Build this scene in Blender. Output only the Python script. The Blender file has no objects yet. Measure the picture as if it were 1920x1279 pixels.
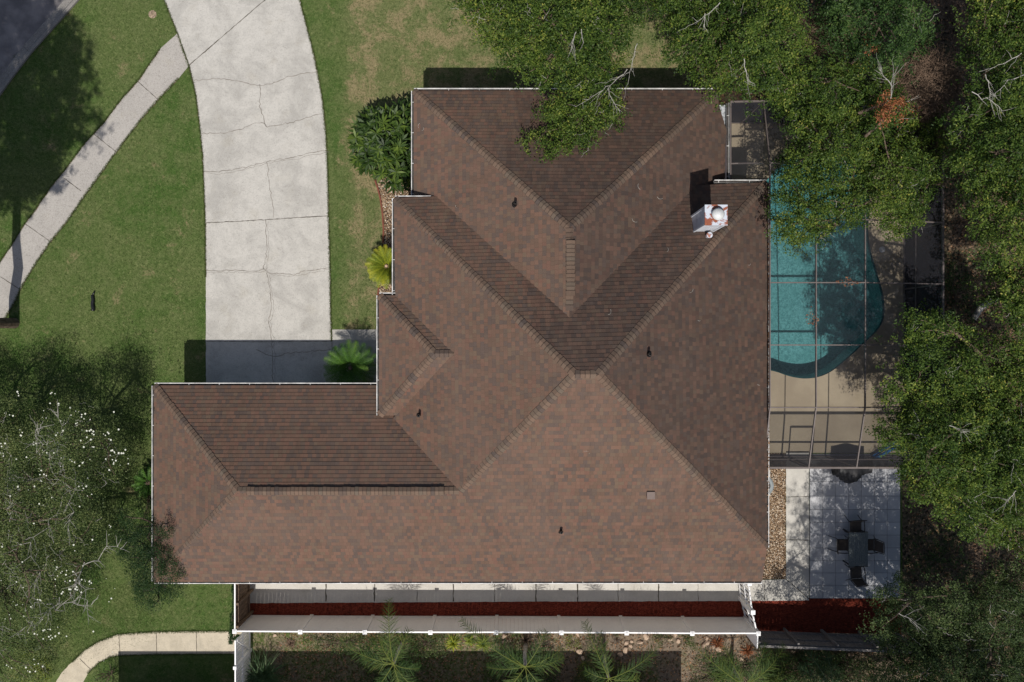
import bpy, bmesh, math, random
import numpy as np
from mathutils import Vector, Matrix
from mathutils.geometry import delaunay_2d_cdt

S = bpy.context.scene
COL = S.collection
R = math.radians
H = 33.0            # drone height
K = 0.0211          # metres per photo pixel at ground level
CX, CY = 960.0, 639.5

# ------------------------------------------------------------------ camera, sky, sun
cam_d = bpy.data.cameras.new('Camera'); cam = bpy.data.objects.new('Camera', cam_d); COL.objects.link(cam)
cam.location = (0, 0, H); cam.rotation_euler = (0, 0, 0)
cam_d.sensor_width = 36; cam_d.lens = 18 / (960 * K / H); cam_d.clip_end = 600
S.camera = cam
SUN_EL = 60.0
SUN_AZ = 180.0 + 4.2   # compass-style bearing of the sun: just west of due south (photo bottom)
world = bpy.data.worlds.new('World'); S.world = world; world.use_nodes = True
wn = world.node_tree.nodes; wl = world.node_tree.links
bg = wn['Background']; sky = wn.new('ShaderNodeTexSky'); sky.sky_type = 'NISHITA'; sky.sun_disc = False
sky.sun_elevation = R(SUN_EL); sky.sun_rotation = R(SUN_AZ); sky.air_density = 1.0; sky.dust_density = 2.0
wl.new(sky.outputs[0], bg.inputs[0]); bg.inputs[1].default_value = 0.082
sun_d = bpy.data.lights.new('Sun', 'SUN'); sun = bpy.data.objects.new('Sun', sun_d); COL.objects.link(sun)
sun_d.energy = 4.3; sun_d.angle = R(0.5); sun_d.color = (1.0, 0.955, 0.89)
sv = Vector((math.sin(R(SUN_AZ)) * math.cos(R(SUN_EL)), math.cos(R(SUN_AZ)) * math.cos(R(SUN_EL)), math.sin(R(SUN_EL))))
sun.rotation_euler = sv.to_track_quat('Z', 'Y').to_euler(); sun.location = (0, -20, 40)
S.view_settings.view_transform = 'Standard'; S.view_settings.look = 'None'
S.view_settings.exposure = 0.0; S.view_settings.gamma = 1.0
S.cycles.max_bounces = 8; S.cycles.transparent_max_bounces = 24

# ------------------------------------------------------------------ helpers
def W(px, py, z=0.0):
    s = K * (H - z) / H
    return Vector(((px - CX) * s, -(py - CY) * s, z))

def tag(o, label=None, cat=None, group=None, kind=None):
    if label: o['label'] = label
    if cat: o['category'] = cat
    if group: o['group'] = group
    if kind: o['kind'] = kind
    return o

def empty(name, loc, label, cat, group=None, rz=0.0):
    o = bpy.data.objects.new(name, None); COL.objects.link(o)
    o.location = loc; o.rotation_euler = (0, 0, rz); o.empty_display_size = 0.3
    return tag(o, label, cat, group)

def link(name, me, mat=None, parent=None, local=False):
    o = bpy.data.objects.new(name, me); COL.objects.link(o)
    if mat is not None:
        for m in (mat if isinstance(mat, (list, tuple)) else [mat]): me.materials.append(m)
    if parent is not None:
        o.parent = parent
        if not local:
            M = Matrix.LocRotScale(parent.location, parent.rotation_euler, None)
            if parent.parent is not None:
                pp = parent.parent
                M = Matrix.LocRotScale(pp.location, pp.rotation_euler, None) @ parent.matrix_parent_inverse @ M
            o.matrix_parent_inverse = M.inverted()
    return o

class MB:
    """collects faces of one mesh"""
    def __init__(s): s.v = []; s.f = []; s.uv = []; s.mi = []; s.tint = []
    def face(s, pts, uv=None, mi=0, tint=0.0):
        n = len(s.v); s.v += [tuple(p) for p in pts]; s.f.append(tuple(range(n, n + len(pts))))
        s.uv += (uv if uv else [(p[0], p[1]) for p in pts]); s.mi.append(mi); s.tint += [tint] * len(pts)
    def box(s, lo, hi, mi=0, tint=0.0, M=None):
        x0, y0, z0 = lo; x1, y1, z1 = hi
        c = [Vector(p) for p in ((x0,y0,z0),(x1,y0,z0),(x1,y1,z0),(x0,y1,z0),(x0,y0,z1),(x1,y0,z1),(x1,y1,z1),(x0,y1,z1))]
        if M is not None: c = [M @ p for p in c]
        for q in ((3,2,1,0),(4,5,6,7),(0,1,5,4),(1,2,6,5),(2,3,7,6),(3,0,4,7)):
            s.face([c[i] for i in q], mi=mi, tint=tint)
    def bar(s, a, b, w, h, up=Vector((0,0,1)), mi=0, tint=0.0):
        a = Vector(a); b = Vector(b); d = (b - a); L = d.length
        if L < 1e-6: return
        d.normalize(); sd = d.cross(up)
        if sd.length < 1e-4: sd = d.cross(Vector((1,0,0)))
        sd.normalize(); u = sd.cross(d).normalized()
        M = Matrix((( d.x, sd.x, u.x, a.x), (d.y, sd.y, u.y, a.y), (d.z, sd.z, u.z, a.z), (0,0,0,1)))
        s.box((0, -w/2, -h/2), (L, w/2, h/2), mi, tint, M)
    def tube(s, pts, rads, n=8, mi=0, cap=True, tint=0.0):
        pts = [Vector(p) for p in pts]; rings = []; prev = None
        for i, p in enumerate(pts):
            d = (pts[min(i+1, len(pts)-1)] - pts[max(i-1, 0)]).normalized()
            ref = prev if prev is not None else (Vector((1,0,0)) if abs(d.x) < .8 else Vector((0,1,0)))
            a = (ref - d * ref.dot(d)).normalized(); prev = a; b = d.cross(a)
            r = rads[i] if isinstance(rads, (list, tuple)) else rads
            rings.append([p + a*math.cos(t)*r + b*math.sin(t)*r for t in [2*math.pi*k/n for k in range(n)]])
        for i in range(len(rings)-1):
            for k in range(n):
                k2 = (k+1) % n
                s.face([rings[i][k], rings[i][k2], rings[i+1][k2], rings[i+1][k]], uv=[(k/n, i*.3), ((k+1)/n, i*.3), ((k+1)/n, i*.3+.3), (k/n, i*.3+.3)], mi=mi, tint=tint)
        if cap:
            s.face(rings[-1], mi=mi, tint=tint); s.face(list(reversed(rings[0])), mi=mi, tint=tint)
    def lathe(s, c, prof, n=20, mi=0, tint=0.0):
        c = Vector(c)
        for i in range(len(prof)-1):
            (r0, z0), (r1, z1) = prof[i], prof[i+1]
            for k in range(n):
                a0 = 2*math.pi*k/n; a1 = 2*math.pi*(k+1)/n
                q = [c+Vector((r0*math.cos(a0), r0*math.sin(a0), z0)), c+Vector((r0*math.cos(a1), r0*math.sin(a1), z0)),
                     c+Vector((r1*math.cos(a1), r1*math.sin(a1), z1)), c+Vector((r1*math.cos(a0), r1*math.sin(a0), z1))]
                if r0 < 1e-5: q = [q[0], q[2], q[3]]
                elif r1 < 1e-5: q = [q[0], q[1], q[2]]
                s.face(q, mi=mi, tint=tint)
    def build(s, name, mat, parent=None, smooth=False, merge=True, local=False, bevel=0.0):
        me = bpy.data.meshes.new(name); me.from_pydata(s.v, [], s.f)
        uvl = me.uv_layers.new(name='UVMap'); uvl.data.foreach_set('uv', np.array(s.uv, dtype=np.float32).ravel())
        me.polygons.foreach_set('material_index', s.mi)
        at = me.attributes.new('tint', 'FLOAT', 'POINT'); at.data.foreach_set('value', s.tint)
        if merge:
            bm = bmesh.new(); bm.from_mesh(me); bmesh.ops.remove_doubles(bm, verts=bm.verts, dist=1e-5); bm.to_mesh(me); bm.free()
        if smooth: me.polygons.foreach_set('use_smooth', [True] * len(me.polygons))
        me.update()
        o = link(name, me, mat, parent, local)
        if bevel:
            md = o.modifiers.new('b', 'BEVEL'); md.width = bevel; md.segments = 2; md.limit_method = 'ANGLE'
        return o

def np_mesh(name, verts, k, mat, parent=None, tint=None):
    """verts (N*k,3) consecutive k-gons"""
    nf = len(verts) // k; me = bpy.data.meshes.new(name)
    me.vertices.add(len(verts)); me.vertices.foreach_set('co', verts.astype(np.float32).ravel())
    me.loops.add(len(verts)); me.loops.foreach_set('vertex_index', np.arange(len(verts), dtype=np.int32))
    me.polygons.add(nf); me.polygons.foreach_set('loop_start', np.arange(0, len(verts), k, dtype=np.int32))
    me.polygons.foreach_set('loop_total', np.full(nf, k, dtype=np.int32))
    if tint is not None:
        at = me.attributes.new('tint', 'FLOAT', 'POINT'); at.data.foreach_set('value', np.repeat(tint, k).astype(np.float32))
    me.update(calc_edges=True); me.validate()
    return link(name, me, mat, parent)

# ---- material node helper
class NT:
    def __init__(s, name):
        s.m = bpy.data.materials.new(name); s.m.use_nodes = True; s.t = s.m.node_tree
        s.n = s.t.nodes; s.b = s.n['Principled BSDF']; s.out = s.n['Material Output']
    def _in(s, sock, v):
        if isinstance(v, bpy.types.NodeSocket): s.t.links.new(v, sock)
        else:
            if hasattr(sock, 'default_value'):
                try: sock.default_value = v
                except Exception: sock.default_value = (v[0], v[1], v[2], 1.0) if hasattr(v, '__len__') and len(v) == 3 else v
    def coord(s, kind='Object'):
        return s.n.new('ShaderNodeTexCoord').outputs[kind]
    def attr(s, name):
        a = s.n.new('ShaderNodeAttribute'); a.attribute_name = name; return a.outputs['Fac']
    def mp(s, v, scale=(1,1,1), loc=(0,0,0), rot=(0,0,0)):
        m = s.n.new('ShaderNodeMapping'); s._in(m.inputs[0], v); m.inputs['Scale'].default_value = scale
        m.inputs['Location'].default_value = loc; m.inputs['Rotation'].default_value = rot; return m.outputs[0]
    def noise(s, v, scale, detail=2, rough=.5, dist=0.0, color=False):
        n = s.n.new('ShaderNodeTexNoise'); s._in(n.inputs['Vector'], v); n.inputs['Scale'].default_value = scale
        n.inputs['Detail'].default_value = detail; n.inputs['Roughness'].default_value = rough; n.inputs['Distortion'].default_value = dist
        return n.outputs[1 if color else 0]
    def white(s, v, dims='3D'):
        n = s.n.new('ShaderNodeTexWhiteNoise'); n.noise_dimensions = dims
        s._in(n.inputs['Vector' if dims != '1D' else 'W'], v); return n.outputs[0]
    def voro(s, v, scale, feat='F1', out='Distance', rnd=1.0):
        n = s.n.new('ShaderNodeTexVoronoi'); n.feature = feat; s._in(n.inputs['Vector'], v); n.inputs['Scale'].default_value = scale
        n.inputs['Randomness'].default_value = rnd; return n.outputs[out]
    def math(s, op, a, b=0.0, c=0.0, clamp=False):
        n = s.n.new('ShaderNodeMath'); n.operation = op; n.use_clamp = clamp
        s._in(n.inputs[0], a); s._in(n.inputs[1], b); s._in(n.inputs[2], c); return n.outputs[0]
    def mix(s, f, a, b, mode='MIX'):
        n = s.n.new('ShaderNodeMix'); n.data_type = 'RGBA'; n.blend_type = mode; n.clamp_factor = True
        s._in(n.inputs[0], f); s._in(n.inputs[6], a); s._in(n.inputs[7], b); return n.outputs[2]
    def ramp(s, f, stops, interp='LINEAR'):
        n = s.n.new('ShaderNodeValToRGB'); s._in(n.inputs[0], f); cr = n.color_ramp; cr.interpolation = interp
        while len(cr.elements) < len(stops): cr.elements.new(.5)
        for e, (p, c) in zip(cr.elements, stops):
            e.position = p; e.color = (c, c, c, 1) if not hasattr(c, '__len__') else (c[0], c[1], c[2], 1)
        return n.outputs[0]
    def step(s, v, lo, hi):
        n = s.n.new('ShaderNodeMapRange'); n.interpolation_type = 'SMOOTHSTEP'; s._in(n.inputs[0], v)
        n.inputs[1].default_value = lo; n.inputs[2].default_value = hi; return n.outputs[0]
    def sep(s, v):
        n = s.n.new('ShaderNodeSeparateXYZ'); s._in(n.inputs[0], v); return n.outputs
    def comb(s, x, y, z=0.0):
        n = s.n.new('ShaderNodeCombineXYZ'); s._in(n.inputs[0], x); s._in(n.inputs[1], y); s._in(n.inputs[2], z); return n.outputs[0]
    def bump(s, h, strength=.3, dist=.02):
        n = s.n.new('ShaderNodeBump'); n.inputs['Strength'].default_value = strength; n.inputs['Distance'].default_value = dist
        s._in(n.inputs['Height'], h); s.t.links.new(n.outputs[0], s.b.inputs['Normal']); return n.outputs[0]
    def done(s, color, rough=.8, spec=.3, metal=0.0):
        s._in(s.b.inputs['Base Color'], color); s._in(s.b.inputs['Roughness'], rough)
        s.b.inputs['Specular IOR Level'].default_value = spec; s.b.inputs['Metallic'].default_value = metal
        return s.m

def flat(name, c, rough=.6, spec=.3, metal=0.0, var=.12, scale=6):
    t = NT(name); n = t.noise(t.coord(), scale, 4, .6)
    dark = tuple(x * (1 - var * 1.6) for x in c); lite = tuple(min(1, x * (1 + var)) for x in c)
    t.bump(t.noise(t.coord(), scale * 12, 2), .08, .004)
    return t.done(t.ramp(n, [(.3, dark), (.7, lite)]), rough, spec, metal)

# ---- materials
def m_grass():
    t = NT('lawn_grass'); c = t.coord()
    big = t.noise(c, .28, 3, .55); mid = t.noise(c, 1.6, 4, .65); fine = t.noise(c, 7.5, 5, .85); vf = t.noise(t.mp(c, (1, 1, 1), rot=(0, 0, .7)), 19, 4, .9)
    base = t.mix(t.step(big, .35, .65), (.050, .098, .020, 1), (.090, .122, .038, 1))
    base = t.mix(t.math('MULTIPLY', t.step(mid, .35, .7), .8), base, (.112, .136, .050, 1))
    x = t.sep(c)[0]; y = t.sep(c)[1]
    zone = t.math('MULTIPLY', t.step(x, -7.0, -6.0), t.step(y, -3, 3))
    zone2 = t.math('MULTIPLY', t.step(x, -5.5, -8), .0)
    dry = t.math('ADD', t.math('MULTIPLY', zone, .13), t.noise(c, .95, 6, .78, .3))
    base = t.mix(t.math('MULTIPLY', zone, .35), base, (.175, .165, .080, 1))
    base = t.mix(t.math('MULTIPLY', t.step(dry, .56, .74), .9), base, (.25, .195, .11, 1))
    base = t.mix(t.math('MULTIPLY', t.step(fine, .52, .30), .8), base, (.022, .045, .010, 1))
    base = t.mix(t.math('MULTIPLY', t.step(fine, .52, .74), .55), base, (.30, .30, .14, 1))
    base = t.mix(t.math('MULTIPLY', t.step(vf, .47, .30), .85), base, (.018, .035, .008, 1))
    base = t.mix(t.math('MULTIPLY', t.step(vf, .55, .72), .6), base, (.36, .36, .19, 1))
    h = t.math('ADD', t.math('MULTIPLY', fine, .6), t.math('MULTIPLY', vf, .6))
    t.bump(h, .6, .05); return t.done(base, .95, .08)
def m_concrete(name, c, patch=.35, aggregate=.5, warm=(.36, .33, .27)):
    t = NT(name); co = t.coord()
    b = t.noise(co, .75, 7, .72, .4); m = t.noise(co, 2.6, 7, .78, .2); f = t.noise(co, 20, 4, .9); v = t.noise(co, 45, 2, .7)
    col = t.mix(t.math('MULTIPLY', t.step(b, .40, .66), patch), c, tuple(x * .62 for x in c[:3]) + (1,))
    col = t.mix(t.math('MULTIPLY', t.step(m, .45, .75), patch * .8), col, tuple(x * .72 for x in c[:3]) + (1,))
    col = t.mix(t.math('MULTIPLY', t.step(t.noise(co, 1.3, 3), .55, .75), .3), col, warm + (1,))
    col = t.mix(t.math('MULTIPLY', t.step(f, .50, .32), aggregate), col, tuple(x * .45 for x in c[:3]) + (1,))
    col = t.mix(t.math('MULTIPLY', t.step(v, .55, .75), aggregate * .6), col, (.75, .72, .66, 1))
    t.bump(t.math('ADD', f, m), .25, .01); return t.done(col, .9, .2)
def m_asphalt():
    t = NT('asphalt'); co = t.coord(); m = t.noise(co, 1.1, 5, .6); f = t.noise(co, 60, 2, .8)
    col = t.mix(t.step(m, .35, .7), (.12, .112, .115, 1), (.23, .21, .205, 1))
    col = t.mix(t.math('MULTIPLY', t.step(f, .55, .7), .5), col, (.22, .2, .19, 1)); t.bump(f, .5, .01); return t.done(col, .9, .2)
def m_shingle(name, stain=0.0):
    t = NT(name); uv = t.coord('UV'); u, v, _ = t.sep(uv)
    RH = .150; row = t.math('FLOOR', t.math('DIVIDE', v, RH)); r1 = t.white(row, '1D')
    uu = t.math('ADD', t.math('DIVIDE', u, .145), t.math('MULTIPLY', r1, 17.0))
    # uneven tab widths
    uu = t.math('ADD', uu, t.math('MULTIPLY', t.noise(t.comb(t.math('MULTIPLY', u, 2.3), t.math('MULTIPLY', row, 3.7)), 1.0, 1), 1.2))
    cell = t.math('FLOOR', uu); fr = t.math('FRACT', uu); rnd = t.white(t.comb(cell, row), '2D')
    col = t.ramp(rnd, [(0, (.066, .056, .054)), (.14, (.125, .076, .052)), (.34, (.160, .088, .060)), (.50, (.096, .078, .064)), (.62, (.190, .102, .070)), (.76, (.150, .108, .072)), (.86, (.172, .080, .057)), (.93, (.072, .062, .062))], 'CONSTANT')
    col = t.mix(.40, col, (.122, .084, .064, 1))
    row2 = t.white(t.math('ADD', row, 31.3), '1D')
    col = t.mix(t.math('MULTIPLY', row2, .22), col, (.075, .052, .042, 1))
    co = t.coord(); gr = t.noise(co, 130, 2, .8)
    col = t.mix(t.math('MULTIPLY', t.step(gr, .35, .7), .30), col, (.24, .18, .145, 1))
    b = t.noise(co, .35, 4, .6); col = t.mix(t.math('MULTIPLY', t.step(b, .4, .65), .28), col, (.175, .125, .10, 1))
    seam = t.math('ADD', t.step(fr, .045, .0), t.step(fr, .955, 1.0)); keep = t.white(t.comb(cell, row, 5.0), '3D')
    seam = t.math('MULTIPLY', seam, t.step(keep, .35, .6)); col = t.mix(t.math('MULTIPLY', seam, .55), col, (.03, .022, .018, 1))
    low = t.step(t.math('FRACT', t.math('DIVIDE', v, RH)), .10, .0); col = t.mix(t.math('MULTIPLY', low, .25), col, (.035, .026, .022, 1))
    # algae staining: blotchy streaks that run down the slope
    su = t.comb(t.math('MULTIPLY', u, 2.4), t.math('MULTIPLY', v, .55)); s1 = t.noise(su, .8, 6, .75, .6); s2 = t.noise(co, .30, 2, .5)
    px_, py_, _ = t.sep(co)
    reg = t.math('ADD', t.math('MULTIPLY', t.step(px_, -2.0, 5.5), .62 if stain else .08), t.math('MULTIPLY', s2, .5 if stain else .42))
    st = t.math('MULTIPLY', t.step(t.math('ADD', t.math('MULTIPLY', s1, .9), reg), .66, 1.0), .85 * (stain*.72 if stain else .45))
    # single stained tabs inside the blotches
    st = t.math('MULTIPLY', st, t.math('ADD', t.math('MULTIPLY', t.white(t.comb(cell, row, 9.0), '3D'), .6), .55), clamp=True)
    col = t.mix(st, col, (.046, .036, .033, 1))
    t.bump(t.math('ADD', t.math('MULTIPLY', rnd, .8), t.math('MULTIPLY', gr, .4)), .35, .008)
    col = t.mix(1.0, col, (.88, .845, .825, 1), 'MULTIPLY')
    return t.done(col, .93, .15)
def m_cap(stain):
    t = NT('cap_shingles' + ('_stained' if stain else '')); a = t.attr('tint'); v = t.sep(t.coord('UV'))[1]; co = t.coord()
    col = t.ramp(a, [(0, (.066, .053, .048)), (.2, (.108, .072, .051)), (.4, (.128, .083, .059)), (.6, (.096, .074, .055)), (.8, (.145, .094, .066)), (1, (.105, .084, .064))])
    gr = t.noise(co, 130, 2, .8); col = t.mix(t.math('MULTIPLY', t.step(gr, .35, .7), .3), col, (.24, .18, .145, 1))
    if stain: col = t.mix(t.math('MULTIPLY', t.step(t.noise(co, .6, 4), .35, .65), .4), col, (.05, .038, .033, 1))
    col = t.mix(t.math('MULTIPLY', t.step(v, .17, .02), .72), col, (.030, .022, .019, 1)); return t.done(col, .93, .15)  # dirt and shadow at each tab's lower edge, painted as a dark band
def m_leaf(name, stops, trans=.3, rough=.55, spec=.25):
    t = NT(name); a = t.attr('tint'); col = t.ramp(a, stops)
    t._in(t.b.inputs['Base Color'], col); t.b.inputs['Roughness'].default_value = rough; t.b.inputs['Specular IOR Level'].default_value = spec
    tr = t.n.new('ShaderNodeBsdfTranslucent'); t.t.links.new(t.mix(1.0, col, (1.0, 1.15, .45, 1), 'MULTIPLY'), tr.inputs[0])
    mx = t.n.new('ShaderNodeMixShader'); mx.inputs[0].default_value = trans
    t.t.links.new(t.b.outputs[0], mx.inputs[1]); t.t.links.new(tr.outputs[0], mx.inputs[2]); t.t.links.new(mx.outputs[0], t.out.inputs[0])
    return t.m
def m_soil():
    t = NT('leaf_litter_soil'); co = t.coord(); b = t.noise(co, .5, 4, .6); m = t.noise(co, 4, 5, .75); v = t.voro(co, 13, out='Color'); vv = t.sep(v)[0]
    col = t.mix(t.step(b, .4, .62), (.085, .060, .042, 1), (.055, .062, .028, 1))
    col = t.mix(t.step(m, .4, .7), col, (.135, .100, .070, 1)); col = t.mix(t.math('MULTIPLY', t.step(vv, .62, .95), .75), col, (.22, .15, .10, 1))
    col = t.mix(t.math('MULTIPLY', t.step(vv, .22, .08), .8), col, (.02, .016, .012, 1)); t.bump(t.math('ADD', m, vv), .8, .05); return t.done(col, .95, .1)
def m_bedsoil():
    t = NT('bed_soil'); co = t.coord(); b = t.noise(co, .8, 4, .6); m = t.noise(co, 5, 5, .75); v = t.sep(t.voro(co, 16, out='Color'))[0]
    x = t.sep(co)[0]
    col = t.mix(t.step(t.math('ADD', b, t.math('MULTIPLY', t.step(x, 5.5, -4), .16)), .50, .66), (.150, .115, .085, 1), (.075, .100, .028, 1))
    col = t.mix(t.step(m, .42, .7), col, (.21, .165, .12, 1)); col = t.mix(t.math('MULTIPLY', t.step(v, .65, .95), .6), col, (.25, .19, .13, 1))
    col = t.mix(t.math('MULTIPLY', t.step(v, .25, .05), .7), col, (.03, .028, .014, 1)); t.bump(t.math('ADD', m, v), .8, .05); return t.done(col, .95, .1)
def m_mulch():
    t = NT('red_mulch'); co = t.coord(); v = t.sep(t.voro(t.mp(co, (1, 2.2, 1), rot=(0, 0, .4)), 18, out='Color'))[0]; m = t.noise(co, 6, 4, .7)
    col = t.mix(v, (.11, .018, .010, 1), (.25, .048, .026, 1)); col = t.mix(t.step(m, .5, .75), col, (.05, .01, .007, 1)); t.bump(v, .8, .04); return t.done(col, .9, .15)
def m_pebblebed():
    t = NT('pebble_bed'); co = t.coord(); v = t.sep(t.voro(co, 22, out='Color'))[0]; d = t.voro(co, 22)
    col = t.ramp(v, [(0, (.10, .06, .035)), (.4, (.22, .14, .08)), (.75, (.34, .25, .16)), (1, (.5, .42, .32))]); t.bump(d, .9, .03)
    return t.done(t.mix(t.step(d, .3, .6), col, (.04, .025, .015, 1)), .8, .3)
def m_deck():
    t = NT('pool_deck_finish'); co = t.coord(); b = t.noise(co, .7, 4, .6); f = t.noise(co, 30, 3, .8)
    col = t.mix(t.step(b, .35, .7), (.40, .33, .235, 1), (.50, .42, .30, 1)); col = t.mix(t.math('MULTIPLY', t.step(f, .5, .7), .3), col, (.33, .27, .2, 1))
    t.bump(f, .2, .006); return t.done(col, .85, .25)
def m_tiles():
    t = NT('patio_tiles'); co = t.coord(); b = t.noise(co, 1.2, 4, .6); f = t.noise(co, 40, 2, .8); a = t.attr('tint')
    col = t.mix(a, (.40, .405, .42, 1), (.52, .52, .53, 1)); col = t.mix(t.math('MULTIPLY', t.step(b, .4, .7), .4), col, (.34, .34, .35, 1))
    col = t.mix(t.math('MULTIPLY', t.step(f, .55, .7), .2), col, (.6, .6, .6, 1)); t.bump(f, .15, .005); return t.done(col, .7, .35)
def m_plaster():
    t = NT('pool_plaster'); co = t.coord(); f = t.noise(co, 9, 4, .8, 1.2); b = t.noise(co, .8, 3)  # fine noise paints the sparkle of rippling water into the plaster colour
    col = t.mix(t.step(f, .38, .62), (.20, .35, .36, 1), (.48, .66, .66, 1)); col = t.mix(t.math('MULTIPLY', t.step(b, .45, .7), .35), col, (.20, .38, .37, 1))
    return t.done(col, .7, .2)
def m_water():
    t = NT('pool_water'); co = t.coord(); h = t.noise(co, 9, 3, .6, .8); nb = t.bump(h, .12, .02)
    tr = t.n.new('ShaderNodeBsdfTransparent'); tr.inputs[0].default_value = (.55, .79, .805, 1)
    gl = t.n.new('ShaderNodeBsdfGlossy'); gl.inputs['Roughness'].default_value = .03; t.t.links.new(nb, gl.inputs['Normal'])
    fr = t.n.new('ShaderNodeFresnel'); fr.inputs[0].default_value = 1.33; t.t.links.new(nb, fr.inputs['Normal'])
    mx = t.n.new('ShaderNodeMixShader'); t.t.links.new(fr.outputs[0], mx.inputs[0]); t.t.links.new(tr.outputs[0], mx.inputs[1]); t.t.links.new(gl.outputs[0], mx.inputs[2])
    t.t.links.new(mx.outputs[0], t.out.inputs[0]); return t.m
def m_screen(name='insect_screen', cov=.27, c=.035):
    # woven mesh: the more slanted the look through it, the more of the view the threads cover
    t = NT(name); t.done((c, c, c*1.2, 1), .7, .1)
    tr = t.n.new('ShaderNodeBsdfTransparent'); lw = t.n.new('ShaderNodeLayerWeight'); lw.inputs[0].default_value = .5
    f = t.math('MINIMUM', t.math('DIVIDE', cov, t.math('MAXIMUM', t.math('SUBTRACT', 1.0, lw.outputs['Facing']), .05)), .95)
    mx = t.n.new('ShaderNodeMixShader'); t.t.links.new(f, mx.inputs[0]); t.t.links.new(tr.outputs[0], mx.inputs[1]); t.t.links.new(t.b.outputs[0], mx.inputs[2])
    t.t.links.new(mx.outputs[0], t.out.inputs[0]); return t.m
def m_bark(name, c0, c1):
    t = NT(name); co = t.coord(); n = t.noise(t.mp(co, (1, 1, .35)), 14, 4, .7); t.bump(n, .8, .03)
    return t.done(t.mix(t.step(n, .35, .65), c0 + (1,), c1 + (1,)), .9, .15)
def m_rustcap():
    t = NT('chimney_cap_metal'); co = t.coord(); n = t.noise(co, 3.0, 4, .6, .5)
    col = t.mix(t.step(n, .48, .56), (.50, .54, .60, 1), (.24, .07, .035, 1)); col = t.mix(t.step(n, .60, .70), col, (.34, .13, .06, 1)); return t.done(col, .5, .4)
def m_wood(name, a, b):
    t = NT(name); co = t.coord(); n = t.noise(t.mp(co, (9, 9, .8)), 3, 4, .7); t.bump(n, .4, .01)
    return t.done(t.mix(t.step(n, .3, .7), a + (1,), b + (1,)), .9, .15)

M = dict(
 grass=m_grass(), drive=m_concrete('drive_concrete', (.47, .45, .412, 1), .68, .7), walk=m_concrete('walk_concrete', (.37, .345, .315, 1), .3, .9), kerb=m_concrete('kerb_concrete', (.22, .205, .19, 1), .5, .8),
 cream=m_concrete('cream_concrete', (.54, .475, .365, 1), .6, .5), side=m_concrete('side_concrete', (.52, .50, .455, 1), .35, .25),
 asphalt=m_asphalt(), crack=flat('joint_dirt', (.085, .075, .06), .95, .1), crack2=flat('hairline_crack', (.22, .20, .175), .95, .1), shingle=m_shingle('roof_shingles', 0.0), shingle_st=m_shingle('roof_shingles_stained', 1.0),
 capsh=m_cap(False), capsh_st=m_cap(True), ridgedark=flat('ridge_vent_plastic', (.02, .018, .018), .6), white=flat('white_paint', (.80, .80, .80), .45, .4, var=.06), vinyl=flat('white_vinyl', (.80, .79, .78), .4, .45, var=.03, scale=1.2),
 gut=flat('gutter_paint', (.62, .61, .59), .5, .35, var=.28, scale=3.5), trough=flat('gutter_trough', (.05, .045, .042), .8, var=.4, scale=9), wall=flat('stucco_wall', (.55, .47, .38), .9, .1), glass=flat('window_glass', (.03, .035, .04), .08, .6),
 soil=m_soil(), bedsoil=m_bedsoil(), mulch=m_mulch(), pebble=m_pebblebed(), deck=m_deck(), tiles=m_tiles(), grout=flat('tile_grout', (.13, .13, .14), .9),
 plaster=m_plaster(), water=m_water(), tileband=flat('waterline_tile', (.03, .08, .10), .3, .5), screen=m_screen(), wallscreen=m_screen('dense_wall_screen', .62, .010), bronze=flat('bronze_aluminium', (.135, .112, .105), .5, .4, .1),
 bark=m_bark('bark', (.07, .05, .035), (.16, .12, .09)), palebark=m_bark('pale_bark', (.28, .26, .23), (.44, .42, .38)), vent=flat('black_vent_pipe', (.012, .011, .011), .5), boxvent=flat('box_vent_metal', (.15, .11, .095), .5, .3),
 chimney=flat('chimney_paint', (.62, .64, .68), .6, .3, var=.12, scale=3), cap=m_rustcap(), capmetal=flat('galvanised_cap', (.58, .59, .58), .45, .4), brown=m_wood('brown_fence_wood', (.08, .052, .036), (.20, .145, .105)),
 greywood=m_wood('grey_fence_wood', (.15, .135, .125), (.30, .28, .265)), black=flat('black_plastic', (.012, .012, .013), .3, .5), cover=flat('black_vinyl_cover', (.012, .012, .014), .55, .4), chairm=flat('chair_frame_metal', (.025, .022, .022), .5),
 sling=flat('brown_chair_sling', (.075, .06, .05), .85, scale=20), tabletop=m_wood('grey_table_slats', (.10, .115, .115), (.17, .185, .18)), acgrey=flat('ac_casing', (.24, .27, .28), .5), rock=flat('garden_rock', (.50, .37, .27), .9, .15, var=.3, scale=5),
 brick=flat('red_edging', (.20, .07, .045), .9), blue=flat('blue_foam', (.02, .16, .42), .6), flower=flat('white_petals', (.58, .59, .50), .6, var=.02), deadleaf=flat('dead_leaf', (.34, .15, .06), .8, var=.4, scale=30),
)
G = lambda *c: c
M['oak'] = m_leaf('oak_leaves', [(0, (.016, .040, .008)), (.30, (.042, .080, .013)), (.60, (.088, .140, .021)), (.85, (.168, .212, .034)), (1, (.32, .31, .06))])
M['oakd'] = m_leaf('dark_oak_leaves', [(0, (.014, .036, .010)), (.5, (.040, .085, .020)), (.85, (.085, .145, .032)), (1, (.15, .20, .055))])
M['grey'] = m_leaf('grey_green_leaves', [(0, (.020, .040, .013)), (.5, (.062, .098, .030)), (.85, (.120, .160, .052)), (1, (.20, .23, .08))])
M['glossy'] = m_leaf('glossy_leaves', [(0, (.012, .028, .006)), (.5, (.034, .068, .010)), (1, (.13, .19, .028))], .2, .5, .25)
M['sagoy'] = m_leaf('yellow_cycad_leaves', [(0, (.07, .12, .015)), (.5, (.22, .26, .02)), (1, (.46, .40, .03))], .2)
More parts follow.
